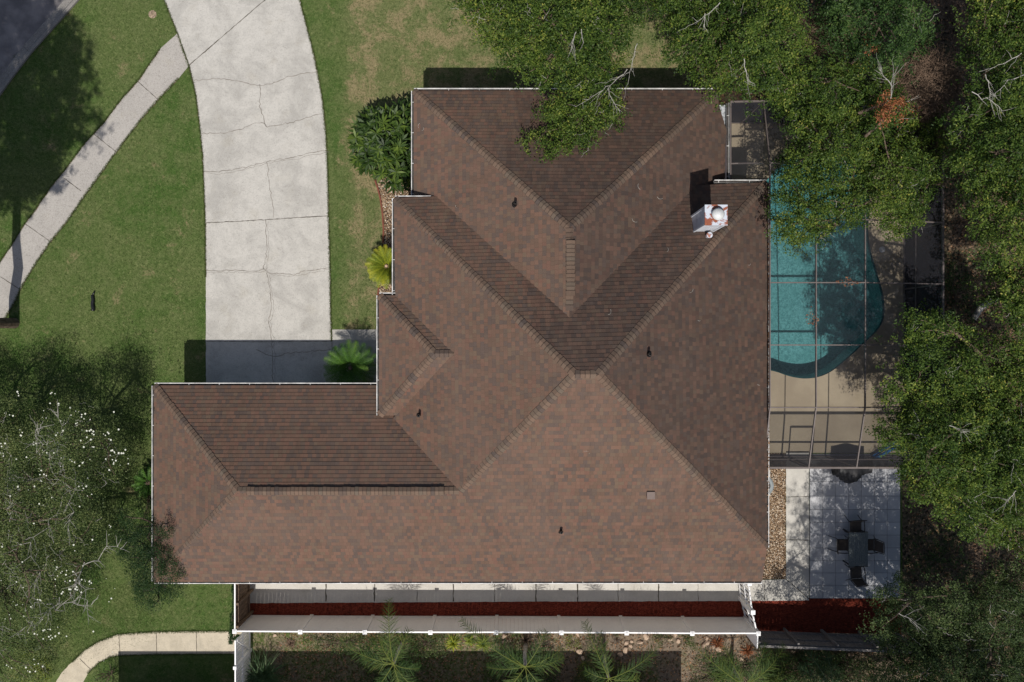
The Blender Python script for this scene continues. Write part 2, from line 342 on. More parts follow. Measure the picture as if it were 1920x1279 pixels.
M['sagog'] = m_leaf('green_cycad_leaves', [(0, (.030, .085, .012)), (.6, (.075, .165, .025)), (1, (.19, .27, .05))], .25, .55, .25)
M['palm'] = m_leaf('palm_leaflets', [(0, (.028, .058, .016)), (.5, (.070, .112, .024)), (1, (.19, .21, .045))], .2, .6, .2)
M['palmg'] = m_leaf('shaded_palm_leaflets', [(0, (.035, .075, .028)), (.6, (.075, .135, .055)), (1, (.18, .23, .12))], .2, .6, .2)
M['dead'] = m_leaf('dead_foliage', [(0, (.17, .055, .025)), (.6, (.32, .12, .055)), (1, (.46, .22, .11))], .2, .7, .1)
M['brushm'] = m_leaf('dry_brush', [(0, (.07, .05, .035)), (.6, (.15, .10, .07)), (1, (.24, .17, .12))], .0, .8, .1)
M['lime'] = m_leaf('lime_leaves', [(0, (.07, .10, .015)), (.6, (.20, .25, .03)), (1, (.36, .38, .05))])
M['turf'] = m_leaf('grass_blades', [(0, (.030, .062, .011)), (.6, (.075, .11, .030)), (1, (.19, .19, .09))], .2, .7, .1)

def sheet(name, poly, z, mat, kind='structure', th=0.0, parent=None, jitter=0.0, seed=0):
    """poly in photo pixels (at height z) -> flat sheet, or slab with edge when th>0"""
    rnd = random.Random(seed); pts = []
    n = len(poly)
    for i in range(n):
        a, b = poly[i], poly[(i+1) % n]; L = math.dist(a, b); k = max(1, int(L / 7)) if jitter else 1
        for j in range(k):
            f = j / k; x = a[0] + (b[0]-a[0])*f; y = a[1] + (b[1]-a[1])*f
            if jitter and j: x += rnd.gauss(0, jitter); y += rnd.gauss(0, jitter)
            pts.append(W(x, y, z))
    vs, es, fs, *_ = delaunay_2d_cdt([p.xy for p in pts], [], [list(range(len(pts)))], 1, 1e-4)
    m = MB()
    for f in fs: m.face([Vector((vs[i].x, vs[i].y, z)) for i in f])
    if th:
        for i in range(len(pts)):
            a, b = pts[i], pts[(i+1) % len(pts)]
            m.face([a, b, b - Vector((0,0,th)), a - Vector((0,0,th))])
    o = m.build(name, mat, parent)
    if kind: o['kind'] = kind
    bm = bmesh.new(); bm.from_mesh(o.data); bmesh.ops.recalc_face_normals(bm, faces=bm.faces)
    if sum(f.normal.z * f.calc_area() for f in bm.faces) < 0: bmesh.ops.reverse_faces(bm, faces=bm.faces)
    bm.to_mesh(o.data); bm.free()
    return o

def ribbon(mb, pts, w, z, jit=0.0, seed=0, mi=0):
    rnd = random.Random(seed); P = []
    for i in range(len(pts)-1):
        a, b = pts[i], pts[i+1]; k = max(1, int(math.dist(a, b) / (5 if jit else 60)))
        for j in range(k):
            f = j / k; P.append(((a[0]+(b[0]-a[0])*f) + rnd.gauss(0, jit), (a[1]+(b[1]-a[1])*f) + rnd.gauss(0, jit)))
    P.append(pts[-1]); P = [W(x, y, z) for x, y in P]; Lf = []; Rt = []
    for i, p in enumerate(P):
        d = (P[min(i+1, len(P)-1)] - P[max(0, i-1)]); d.z = 0; d.normalize(); s = Vector((-d.y, d.x, 0))
        ww = w * (1 if not jit else rnd.uniform(.45, 1.3)) / 2; Lf.append(p + s*ww); Rt.append(p - s*ww)
    for i in range(len(P)-1): mb.face([Lf[i], Rt[i], Rt[i+1], Lf[i+1]], mi=mi)

# ------------------------------------------------------------------ ground
POOL = [(1400,690),(1448,694),(1485,708),(1520,711),(1555,701),(1590,672),(1622,642),(1648,618),(1660,592),(1656,548),(1642,502),(1630,462),(1627,425),(1632,395),(1628,345),(1606,305),(1568,284),(1520,284),(1478,298),(1450,322),(1425,355),(1405,420),(1398,500),(1396,600)]
def ground():
    m = MB(); b0, b1 = W(1390, 275), W(1670, 718); x0, x1 = b0.x, b1.x; y0, y1 = b1.y, b0.y; E = 120
    nx = [-E, x0, x1, E]; ny = [-E, y0, y1, E]
    for i in range(3):
        for j in range(3):
            if i == 1 and j == 1: continue
            m.face([(nx[i], ny[j], 0), (nx[i+1], ny[j], 0), (nx[i+1], ny[j+1], 0), (nx[i], ny[j+1], 0)])
    m.build('lawn', M['grass'])['kind'] = 'structure'
ground()
# wooded back yard soil, in strips round the pool deck
sheet('woodland_floor', [(1692,-400),(3200,-400),(3200,2400),(1692,2400)], .006, M['soil'])
sheet('side_yard_soil', [(1330,-400),(1330,20),(1300,120),(1290,215),(1692,215),(1692,-400)], .006, M['soil'], jitter=2.0, seed=4)
sheet('bed_soil', [(470,1160),(1692,1160),(1692,1700),(470,1700)], .005, M['bedsoil'])
# road, kerb
sheet('road', [(152-14,0-4),(60-12,97),(-12,176),(-260,480),(-900,480),(-900,-500),(620,-560)], .012, M['asphalt'])
def kerb():
    m = MB(); line = [(620,-560),(152,-2),(108,47),(60,101),(25,147),(0,182),(-260,490)]
    P = [W(x, y) for x, y in line]
    for i in range(len(P)-1):
        a, b = P[i], P[i+1]; d = (b-a).normalized(); s = Vector((d.y, -d.x, 0))
        if s.x > 0: s = -s
        for (o0, h0), (o1, h1) in (((0, .02), (0, .11)), ((0, .11), (.12, .115)), ((.12, .115), (.20, .04)), ((.20, .04), (.46, .016))):
            m.face([a+s*o0+Vector((0,0,h0)), b+s*o0+Vector((0,0,h0)), b+s*o1+Vector((0,0,h1)), a+s*o1+Vector((0,0,h1))])
    m.build('kerb', M['kerb'])['kind'] = 'structure'
kerb()
# driveway
DL = [(300,-30),(308,0),(330,55),(354,123),(366,170),(374,230),(380,290),(383,360),(385,420),(386,520),(386,760)]
DR = [(622,760),(622,640),(620,590),(619,520),(616,400),(614,310),(611,250),(605,190),(598,150),(590,110),(578,60),(562,0),(540,-60),(505,-140)]
sheet('driveway', DL + DR + [(200,-240)], .020, M['drive'], th=.02, jitter=.35, seed=1)
sheet('front_walk', [(622.5,618),(760,618),(760,742),(622.5,742)], .018, M['drive'], th=.018)
def drive_marks():
    m = MB(); z = .0235
    ribbon(m, [(354,123),(400,83),(450,40),(500,-3),(560,-60)], .035, z, .25, 1)
    ribbon(m, [(330,56),(343,90),(355,124),(366,170)], .03, z, .25, 12)
    ribbon(m, [(386,418),(430,416),(500,412),(560,408),(616,405)], .030, z, .25, 2)
    ribbon(m, [(387,640),(500,641),(622,640)], .022, z, .2, 9)
    ribbon(m, [(622.5,618),(622.5,720)], .02, z, .2, 10)
    cr = [[(362,152),(400,147),(440,150),(470,158),(487,160),(510,157),(540,145),(565,138),(595,135)],
          [(377,250),(420,250),(450,242),(478,231),(497,232),(500,238),(540,232),(575,220),(604,214)],
          [(382,321),(410,323),(440,318),(480,308),(510,301),(550,295),(585,286),(613,282)],
          [(386,508),(430,507),(480,509),(495,504),(503,512),(545,515),(580,508),(618,502)],
          [(487,160),(488,200),(499,238)], [(500,302),(505,350),(512,385),(513,408)], [(498,412),(500,470),(494,505)],
          [(500,512),(506,545),(509,580),(503,600),(510,640),(512,690),(511,720)], [(480,655),(495,662),(511,668),(540,662),(580,659),(620,655)], [(300,-20),(312,10)]]
    for i, c in enumerate(cr):
        ribbon(m, c, .026, z, .9, 20 + i, mi=1)
        if i in (2, 3, 6, 7): ribbon(m, [(x + 4, y + 3) for x, y in c], .014, z, 1.0, 60 + i, mi=1)
    m.build('driveway_joints', [M['crack'], M['crack2']])['kind'] = 'structure'
drive_marks()
EDGES = [DL[1:], DR[:-2]]
# front sidewalk
SU = [(333,62),(300,92),(262,148),(225,190),(195,230),(160,268),(125,315),(95,352),(62,400),(45,422),(25,455),(0,492),(-60,600),(-160,820)]
SL = [(-60,760),(-30,670),(0,612),(15,588),(30,562),(38,543),(50,522),(70,490),(95,453),(125,417),(150,380),(175,345),(195,317),(218,285),(240,256),(272,215),(297,187),(335,147),(354,123)]
sheet('sidewalk', SU + SL, .018, M['walk'], th=.018, jitter=.25, seed=2)
def soil_edges():
    m = MB(); rl = 0
    for ln in (DL[1:-1], DR[1:-2], SU[1:-1], SL[1:-1]): rl += 1; ribbon(m, ln, .026, .0225, .5, 90+rl)
    m.build('soil_edge', M['soil'])['kind'] = 'structure'
soil_edges()
def walk_marks():
    m = MB(); z = .0215
    for a, b in (((258,153),(297,187)), ((176,252),(217,284)), ((118,333),(152,358)), ((48,421),(92,451)), ((0,519),(38,543))): ribbon(m, [a, b], .028, z, .2, 5)
    m.build('sidewalk_joints', M['crack'])['kind'] = 'structure'
walk_marks()
# side garden walk bottom left
sheet('garden_path', [(462,1184),(370,1184),(290,1185),(220,1190),(185,1203),(160,1218),(135,1242),(115,1262),(98,1290),(70,1360),(130,1360),(150,1290),(165,1262),(185,1243),(205,1233),(222,1229),(290,1227),(462,1226)], .018, M['cream'], th=.018, jitter=.35, seed=3)
def path_marks():
    m = MB()
    for a, b in (((223,1190),(225,1228)), ((293,1185),(294,1227)), ((368,1184),(369,1226)), ((149,1235),(170,1255))): ribbon(m, [a, b], .022, .0215, .15, 6)
    m.build('garden_path_joints', M['crack'])['kind'] = 'structure'
path_marks()
# concrete along the south wall, corner pad and strip
sheet('side_walk', [(468,1040),(1388,1040),(1430,1088),(1474,1086),(1474,846),(1517,846),(1517,1126),(1434,1127),(1000,1128),(468,1131)], .02, M['side'], th=.02, jitter=.2, seed=7)
def side_marks():
    m = MB(); z = .0235
    for x in (611, 702, 782, 850, 927, 1005, 1083, 1159, 1235, 1309, 1394): ribbon(m, [(x, 1060), (x, 1128)], .05 if x in (611, 702, 850, 1005, 1083, 1235) else .02, z, .3, x)
    for a, b in (((1474,932),(1517,931)), ((1474,1012),(1517,1013)), ((1474,1086),(1517,1123)), ((1434,1085),(1434,1127))): ribbon(m, [a, b], .026, z, .1, 8)
    m.build('side_walk_joints', M['crack'])['kind'] = 'structure'
side_marks()
sheet('mulch_bed', [(466,1128),(1434,1126),(1518,1122),(1690,1121),(1690,1190),(466,1160)], .012, M['mulch'])
sheet('gravel_bed', [(1380,850),(1473.5,850),(1473.5,1085),(1425,1087),(1380,1060)], .014, M['pebble'])
sheet('front_gravel_bed', [(800,330),(718,330),(703,340),(712,362),(716,395),(718,430),(716,470),(712,500),(709,530),(708,560),(800,580)], .014, M['pebble'])

# ------------------------------------------------------------------ patio tiles
def patio():
    m = MB(); rnd = random.Random(3)
    xs = [1518 + 24.15*i for i in range(8)]; ys = [846.5 + 24.6*i for i in range(11)] + [1121.5]
    ys = [851.5, 876.5] + [903, 930, 955, 979, 1003, 1027, 1051, 1074, 1097, 1121.5]
    g = .007
    a = W(xs[0]-.6, ys[0]); b = W(xs[-1]+.6, ys[-1]+.5)
    m.box((a.x, b.y, .002), (b.x, a.y, .018), mi=1)
    for i in range(7):
        for j in range(len(ys)-1):
            p = W(xs[i], ys[j+1]); q = W(xs[i+1], ys[j]); dz = rnd.uniform(0, .003)
            m.box((p.x+g, p.y+g, .018), (q.x-g, q.y-g, .030+dz), tint=rnd.random())
    m.build('patio', [M['tiles'], M['grout']], merge=False)['kind'] = 'structure'
patio()

# ------------------------------------------------------------------ pool deck + pool
def pool():
    outer = [W(x, y, .02).xy for x, y in ((1372,222),(1696,222),(1696,849),(1372,849))]
    inner = [W(x, y, .02).xy for x, y in POOL]
    # smooth the pool outline
    P = inner
    for _ in range(2):
        Q = []
        for i in range(len(P)):
            a, b = P[i], P[(i+1) % len(P)]; Q += [a*.75+b*.25, a*.25+b*.75]
        P = Q
    inner = P; n = len(inner)
    pts = [p for p in outer] + inner; ne = 4
    vs, es, fs, ov, oe, of = delaunay_2d_cdt(pts, [], [list(range(4)), list(range(4, 4+n))], 0, 1e-5)
    m = MB()
    def inside(p, poly):
        c = False; j = len(poly)-1
        for i in range(len(poly)):
            if (poly[i].y > p.y) != (poly[j].y > p.y) and p.x < (poly[j].x-poly[i].x)*(p.y-poly[i].y)/(poly[j].y-poly[i].y)+poly[i].x: c = not c
            j = i
        return c
    for f in fs:
        c = sum((vs[i] for i in f), Vector((0, 0)))/len(f)
        if inside(c, inner) or not inside(c, outer): continue
        q = [Vector((vs[i].x, vs[i].y, .02)) for i in f]
        if (q[1]-q[0]).cross(q[2]-q[0]).z < 0: q.reverse()
        m.face(q)
    m.build('pool_deck', M['deck'])['kind'] = 'structure'
    c = sum(inner, Vector((0, 0)))/n
    root = empty('swimming_pool', (c.x, c.y, 0), 'kidney shaped turquoise swimming pool under the screened enclosure', 'swimming pool')
    zw = -.09; b = MB(); tb = MB()
    def fl(p): # floor depth: shallow toward the photo bottom
        t_ = max(0, min(1, (p.y - W(0, 700).y) / (W(0, 300).y - W(0, 700).y))); return -.95 - .75 * t_ * t_
    low = [c + (p-c)*.975 for p in inner]
    for i in range(n):
        j = (i+1) % n; a, d = inner[i], inner[j]; e, g = low[i], low[j]
        tb.face([(a.x, a.y, .021), (d.x, d.y, .021), (d.x, d.y, -.16), (a.x, a.y, -.16)])
        b.face([(a.x, a.y, -.16), (d.x, d.y, -.16), (g.x, g.y, fl(g)), (e.x, e.y, fl(e))])
    rings = [low] + [[c + (p-c)*s for p in inner] for s in (.8, .6, .4, .2)]
    for k in range(len(rings)-1):
        for i in range(n):
            j = (i+1) % n; q = [rings[k][i], rings[k][j], rings[k+1][j], rings[k+1][i]]; b.face([(p.x, p.y, fl(p)) for p in q])
    b.face([(p.x, p.y, fl(p)) for p in rings[-1]])
    # curved entry step at the near end
    b.build('basin', M['plaster'], root); tb.build('waterline_tile', M['tileband'], root)
    w = MB(); vs, es, fs, *_ = delaunay_2d_cdt(inner, [], [list(range(n))], 1, 1e-5)
    for f in fs:
        q = [Vector((vs[i].x, vs[i].y, zw)) for i in f]
        if (q[1]-q[0]).cross(q[2]-q[0]).z < 0: q.reverse()
        w.face(q)
    w.build('water', M['water'], root)
pool()

# ------------------------------------------------------------------ house
V = dict(A=W(1078,702,7.2), AE=W(1122,702,7.2), NW=W(740,372,3.5), NE=W(1438,342,3.42), SE=W(1437.5,1027,3.53), SER=W(1429,1090,2.75), J=W(862,920,4.88), R2=W(445,920,4.86),
         GNW=W(289,723,2.75), GSW=W(289,1090,2.75), V1=W(737,784,3.44), BNW=W(711,554,3.5), BSW=W(711,779,3.5), BR1=W(815,663,4.80), BR2=W(868,663,4.82),
         B1=W(742,554,3.52), B2=W(742,779,3.52), NN=W(776,170,3.0), NR=W(1068,427,6.15), NS=W(1068,598,6.15), NB=W(776,395,3.0), NE1=W(1347,170,2.95), NE2=W(1347,197,2.9), NE3=W(1362,245,2.7), NE4=W(1362,352,2.7), NG=W(760,723,2.75))
house = empty('house', (W(960,640).x, W(960,640).y, 0), 'large single storey house with brown shingled hip roof and white gutters', 'house')
def plane_frame(pts):
    n = Vector((0,0,0)); o = pts[0]
    for i in range(1, len(pts)-1): n += (pts[i]-o).cross(pts[i+1]-o)
    n.normalize()
    if n.z < 0: n = -n
    e = Vector((0,0,1)).cross(n).normalized(); d = n.cross(e).normalized()
    if d.z < 0: d = -d
    return n, e, d
def clip(poly, v0, lower):
    out = []
    for i in range(len(poly)):
        a, b = poly[i], poly[(i+1) % len(poly)]; fa = (a[1]-v0) * (1 if lower else -1); fb = (b[1]-v0) * (1 if lower else -1)
        if fa >= 0: out.append(a)
        if (fa > 0) != (fb > 0) and abs(fa-fb) > 1e-12:
            t_ = fa/(fa-fb); out.append((a[0]+(b[0]-a[0])*t_, a[1]+(b[1]-a[1])*t_))
    return out
def roof_plane(mb, pts, off=0.0):
    RH = .150; T = .013
    n, e, d = plane_frame(pts); o = min(pts, key=lambda p: p.dot(d)); pl = [((p-o).dot(e), (p-o).dot(d)) for p in pts]
    vmax = max(p[1] for p in pl); k = 0
    hgt = [(p-o).dot(n) for p in pts]
    def back(u, v, h): return o + e*u + d*v + n*h
    while k*RH < vmax:
        v0, v1 = k*RH, min((k+1)*RH, vmax); q = clip(clip(pl, v0, True), v1, False)
        if len(q) >= 3:
            mb.face([back(u, v, T*(1-(v-v0)/RH)) for u, v in q], uv=[(u+off, min(max(v, v0+.001), v0+RH-.001)) for u, v in q])
            us = [u for u, v in q if abs(v-v0) < 1e-4]
            if len(us) >= 2:
                a, b = min(us), max(us)
                mb.face([back(a, v0, 0), back(b, v0, 0), back(b, v0, T), back(a, v0, T)], uv=[(a+off, v0+.001), (b+off, v0+.001), (b+off, v0+.002), (a+off, v0+.002)])
        k += 1
    return n
roof_root = None
planes = {
 'south': (['GSW','SER','SE','AE','A','J','R2'], 'shingle'), 'west': (['NW','A','J','V1','B2','B1'], 'shingle'), 'east': (['NE','AE','SE'], 'shingle_st'),
 'north': (['NW','NE','AE','A'], 'shingle_st'), 'garage_n': (['GNW','R2','J','V1','NG'], 'shingle'), 'garage_w': (['GNW','GSW','R2'], 'shingle'),
 'bump_w': (['BNW','BSW','BR1'], 'shingle'), 'bump_n': (['BNW','BR1','BR2','B1'], 'shingle'), 'bump_s': (['BSW','B2','BR2','BR1'], 'shingle'),
 'nw_w': (['NN','NB','NS','NR'], 'shingle'), 'nw_n': (['NN','NR','NE1'], 'shingle_st'), 'nw_e': (['NR','NS','NE4','NE3','NE2','NE1'], 'shingle_st')}
mb = MB(); nrm = {}
mats = {'shingle': 0, 'shingle_st': 1}
for i, (nm, (vn, mt)) in enumerate(planes.items()):
    s0 = len(mb.f); nrm[nm] = roof_plane(mb, [V[x] for x in vn], off=i*13.7)
    for j in range(s0, len(mb.f)): mb.mi[j] = mats[mt]
roof = mb.build('roof', [M['shingle'], M['shingle_st']], house, merge=False)

def caps(name, a, b, nl, nr, w=.145, sp=.155, lift=.022, raised=0.0, stain=False):
    """overlapping cap shingles along a hip or ridge from its low end a to its high end b"""
    m = MB(); rnd = random.Random(hash(name) % 999 if False else int(a.x*100) % 997); d = (b-a); L = d.length; d.normalize()
    dl = d.cross(nl).normalized(); dr = d.cross(nr).normalized()
    if dl.z > 0: dl = -dl
    if dr.z > 0: dr = -dr
    if abs(dl.z) < 1e-5: pass
    up = (nl+nr).normalized(); k = 0; n = int(L/sp)
    for k in range(n):
        p0 = a + d*(k*sp) + up*(lift+.016+raised); p1 = a + d*min((k+1.25)*sp, L) + up*(lift+raised)
        w0 = w*rnd.uniform(.93, 1.07); tn = rnd.random()
        for q in (dl, dr):
            e0 = p0 + q*w0; e1 = p1 + q*w0*.96
            m.face([p0, e0, e1, p1], uv=[(0, 0), (1, 0), (1, 1), (0, 1)], tint=tn); dn = up*(-.03-raised)
            m.face([p0, e0, e0+dn, p0+dn], uv=[(0, 0)]*4, mi=0 if not raised else 1); m.face([e0, e1, e1+dn, e0+dn], uv=[(0, .1)]*4, mi=0 if not raised else 1)
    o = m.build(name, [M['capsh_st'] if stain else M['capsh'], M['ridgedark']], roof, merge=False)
    bm = bmesh.new(); bm.from_mesh(o.data)
    for f in bm.faces:
        if f.normal.z < 0: f.normal_flip()
    bm.to_mesh(o.data); bm.free(); return o
cp = [('GNW','R2','garage_n','garage_w'), ('GSW','R2','garage_w','south'), ('J','A','west','south'), ('NW','A','west','north'), ('NE','AE','north','east'), ('SE','AE','east','south'),
      ('A','AE','north','south'), ('BNW','BR1','bump_w','bump_n'), ('BSW','BR1','bump_w','bump_s'), ('BR1','BR2','bump_n','bump_s'), ('NN','NR','nw_w','nw_n'), ('NE1','NR','nw_n','nw_e'), ('NR','NS','nw_w','nw_e'), ('R2','J','garage_n','south')]
for a, b, l, r in cp:
    pa, pb = V[a], V[b]
    if (a, b) == ('NR','NS'): pb = pa.lerp(pb, .92)
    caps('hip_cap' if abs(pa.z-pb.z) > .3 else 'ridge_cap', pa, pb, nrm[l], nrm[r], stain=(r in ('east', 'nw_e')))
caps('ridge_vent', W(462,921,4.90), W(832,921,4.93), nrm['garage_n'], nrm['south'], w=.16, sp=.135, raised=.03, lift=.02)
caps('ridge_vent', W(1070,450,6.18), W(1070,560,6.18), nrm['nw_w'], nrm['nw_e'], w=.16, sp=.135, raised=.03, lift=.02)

def gutter(a, b, out, name='gutter', dirty=False):
    a = Vector(a); b = Vector(b); out = Vector(out).normalized(); m = MB(); z = Vector((0,0,1))
    a = a - z*.03; b = b - z*.03
    def q(o0, z0, o1, z1, mi): m.face([a+out*o0+z*z0, b+out*o0+z*z0, b+out*o1+z*z1, a+out*o1+z*z1], mi=mi)
    Wd = .075 if not dirty else .07
    q(0, .0, 0, -.12, 0); q(.006, -.05, Wd-.004, -.05, 1); q(0, -.12, Wd+.02, -.12, 0)
    d = (b-a).normalized(); M1 = []
    m.bar(a+out*(Wd+.010)-z*.055, b+out*(Wd+.010)-z*.055, .026, .135, mi=0)
    k = int((b-a).length/1.1)
    for i in range(k+1):
        p = a + d*min((b-a).length, i*1.1+.15); m.bar(p+out*.0-z*.005, p+out*(Wd+.03)-z*.005, .018, .006, mi=0)
    return m.build(name, [M['gut'], M['trough']], house, merge=False)
gutter(V['GNW'], W(709,723,2.75), (0,1,0)); gutter(V['GSW'], V['GNW'], (-1,0,0)); gutter(V['GSW'], V['SER'], (0,-1,0))
gutter(V['BSW'], V['BNW'], (-1,0,0)); gutter(V['BNW'], W(741,554,3.5), (0,1,0)); gutter(W(740,553,3.5), V['NW'], (-1,0,0)); gutter(V['NW'], W(808,372,3.5), (0,1,0))
gutter(W(776,371,3.0), V['NN'], (-1,0,0)); gutter(V['NN'], V['NE1'], (0,1,0)); gutter(W(1340,342,3.44), V['NE'], (0,1,0)); gutter(V['SE'], V['NE'], (1,0,0), dirty=True)
gutter(W(1363,338,2.8), W(1363,192,2.8), (1,0,0))
# fascia, soffit and walls
def walls():
    f = MB(); rim = [V[k] for k in ('GSW','SER','SE','NE')] + [W(1362,343,3.4), W(1362,245,2.7), V['NE2'], V['NE1'], V['NN'], W(776,372,3.0), V['NW'], V['B1'], V['BNW'], V['BSW'], W(711,779,2.76), W(711,723,2.75), V['GNW']]
    for i in range(len(rim)):
        a, b = rim[i], rim[(i+1) % len(rim)]; c = Vector((0,0,.17)); f.face([a, b, b-c, a-c])
    f.build('fascia', M['white'], house)
    w = MB(); ins = .45
    def prism(x0, y0, x1, y1, h):
        w.box((x0, y0, 0), (x1, y1, h))
    g0, g1 = V['GNW'], V['SER']
    prism(g0.x+ins, V['GSW'].y+ins, V['SE'].x-ins-.02, g0.y-ins, 2.62)
    prism(V['NW'].x+ins, V['SE'].y+ins, V['SE'].x-ins, V['NE'].y-ins, 3.2)
    prism(V['BNW'].x+ins, V['BSW'].y+ins, V['NW'].x+ins+.5, V['BNW'].y-ins, 3.1)
    prism(V['NN'].x+ins, V['NW'].y-1, V['NE3'].x-ins, V['NN'].y-ins, 2.75)
    wo = w.build('wall', M['wall'], house, merge=False)
    s = MB()
    for (x0, y0, x1, y1, h) in ((g0.x+.02, V['GSW'].y+.02, V['SER'].x-.02, g0.y-.02, 2.60), (V['NW'].x+.02, V['SE'].y+.02, V['SE'].x-.02, V['NW'].y-.02, 3.28), (V['NN'].x+.02, V['NW'].y-1, V['NE1'].x-.02, V['NN'].y-.02, 2.78), (V['BNW'].x+.02, V['BSW'].y+.02, V['NW'].x+.1, V['BNW'].y-.02, 3.29)):
        s.box((x0, y0, h-.02), (x1, y1, h))
    s.build('soffit', M['white'], house, merge=False)
    # garage door on the wall that faces the driveway
    y = g0.y - ins; x0 = W(392, 0).x; x1 = W(600, 0).x
    gd = MB()
    for k in range(4): gd.box((x0, y+.01, .03+k*.54), (x1, y+.05, .03+k*.54+.525))
    gd.build('garage_door', M['white'], house, merge=False)
    def window(cx, cy, ax, wd, z0, z1):
        fr = MB(); gl = MB(); d = Vector((1,0,0)) if ax == 'y' else Vector((0,1,0)); n = {'y': Vector((0,1,0)), 'x': Vector((1,0,0))}[ax] * (1 if wd > 0 else -1); wd = abs(wd)
        c = Vector((cx, cy, 0)); up = Vector((0,0,1)); a = c - d*wd/2 + n*.03; b = c + d*wd/2 + n*.03
        fr.bar(a+up*z0, b+up*z0, .07, .07); fr.bar(a+up*z1, b+up*z1, .07, .07); fr.bar(a+up*(z0+.035), a+up*(z1-.035), .07, .07); fr.bar(b+up*(z0+.035), b+up*(z1-.035), .07, .07); fr.bar(c+n*.03+up*(z0+.035), c+n*.03+up*(z1-.035), .04, .04)
        gl.face([a+up*z0-n*.012, b+up*z0-n*.012, b+up*z1-n*.012, a+up*z1-n*.012])
        fo = fr.build('window', M['white'], house, merge=False); gl.build('pane', M['glass'], fo)
    ys = V['GSW'].y+ins
    for px in (640, 900, 1150): window(W(px, 0).x, ys, 'y', -1.3, 1.0, 2.2)
    xw = g0.x+ins
    window(xw, W(0, 980).y*.95, 'x', -1.2, 1.0, 2.2)
    window(V['NN'].x+ins, W(0, 275).y*.92, 'x', -1.6, .8, 2.2); window(V['NW'].x+ins, W(0, 470).y*.92, 'x', -1.4, .8, 2.3)
    dm = MB(); xd = V['BNW'].x+ins; yd = W(0, 640).y; dm.box((xd-.05, yd-.5, .03), (xd-.005, yd+.5, 2.15)); dm.build('front_door', M['brown'], house)
    for yy in (-3.5, 0, 3.0):
        gm = MB(); xe = V['SE'].x-ins; gm.box((xe+.003, yy-.95, .05), (xe+.03, yy+.95, 2.2)); go = gm.build('sliding_door', M['white'], house)
        g2 = MB(); g2.box((xe+.03, yy-.85, .15), (xe+.034, yy-.03, 2.1)); g2.box((xe+.03, yy+.03, .15), (xe+.034, yy+.85, 2.1)); g2.build('pane', M['glass'], go, merge=False)
walls()
# chimney (child of the roof)
def zplane(nm, x, y):
    n = nrm[nm]; p = V[planes[nm][0][0]]; return p.z - (n.x*(x-p.x) + n.y*(y-p.y)) / n.z
def chimney():
    zt = 6.30; p = W(1322, 422, zt); q = W(1363, 385, zt); m = MB(); x0, y0, x1, y1 = p.x, p.y, q.x, q.y
    m.box((x0+.03, y0+.03, 3.6), (x1-.03, y1-.03, zt-.12)); m.box((x0, y0, zt-.12), (x1, y1, zt-.002))
    for x in (x0, x1-.07):
        for y in (y0, y1-.07): m.box((x+.005, y+.005, 3.6), (x+.065, y+.065, zt-.125))
    ch = m.build('chimney', M['chimney'], roof, merge=False)
    t = MB(); t.box((x0-.015, y0-.015, zt), (x1+.015, y1+.015, zt+.03)); t.build('chimney_cap', M['cap'], ch)
    c = Vector((W(1344,403,zt).x, W(1344,403,zt).y, zt+.03)); f = MB(); f.lathe(c, [(.155, 0), (.155, .13)], 24); f.build('flue', M['ridgedark'], ch)
    f = MB(); f.lathe(c+Vector((0,0,.14)), [(.0, -.01), (.195, -.01), (.20, .03), (.175, .05), (.16, .10), (0, .125)], 28); f.build('flue_cap', M['capmetal'], ch, smooth=True)
    # small rusty vent at its foot
    z = zplane('north', W(1330,441,4.7).x, W(1330,441,4.7).y); c = W(1330, 441, z+.35); f = MB(); f.lathe(c, [(.07, -.5), (.07, 0), (.10, 0), (.10, .05), (0, .08)], 18); f.build('flue_vent', M['cap'], roof, smooth=False)
chimney()
for (px, py, nm) in ((966,382,'nw_w'), (1217,664,'east'), (786,779,'west'), (1052,997,'south')):
    z = 4.5
    for _ in range(6): c = W(px, py, z); z = zplane(nm, c.x, c.y)+.15
    m = MB(); m.lathe(Vector((c.x, c.y, z)), [(.115, -.16), (.06, -.09)], 14); m.lathe(Vector((c.x, c.y, z)), [(.048, -.15), (.048, .20), (.03, .202), (.028, .05), (0, .05)], 14); m.build('vent_pipe', M['vent'], roof)
z = zplane('south', *W(1220,928,4.7).xy)
for _ in range(5): c = W(1220, 928, z+.1); z = zplane('south', c.x, c.y)
m = MB(); m.box((c.x-.125, c.y-.125, z-.12), (c.x+.125, c.y+.105, z+.15)); m.box((c.x-.14, c.y-.14, z+.15), (c.x+.14, c.y+.12, z+.18)); m.build('box_vent', M['boxvent'], roof, bevel=.012)
m = MB(); m.face([W(1349,197,2.55), W(1361,197,2.55), W(1361,262,2.45), W(1349,240,2.5)]); m.face([W(1349,197,2.55), W(1361,197,2.55), W(1361,197,2.4), W(1349,197,2.4)]); m.build('flashing', flat('grey_flashing', (.34, .36, .38), .6, scale=14, var=.5), roof)
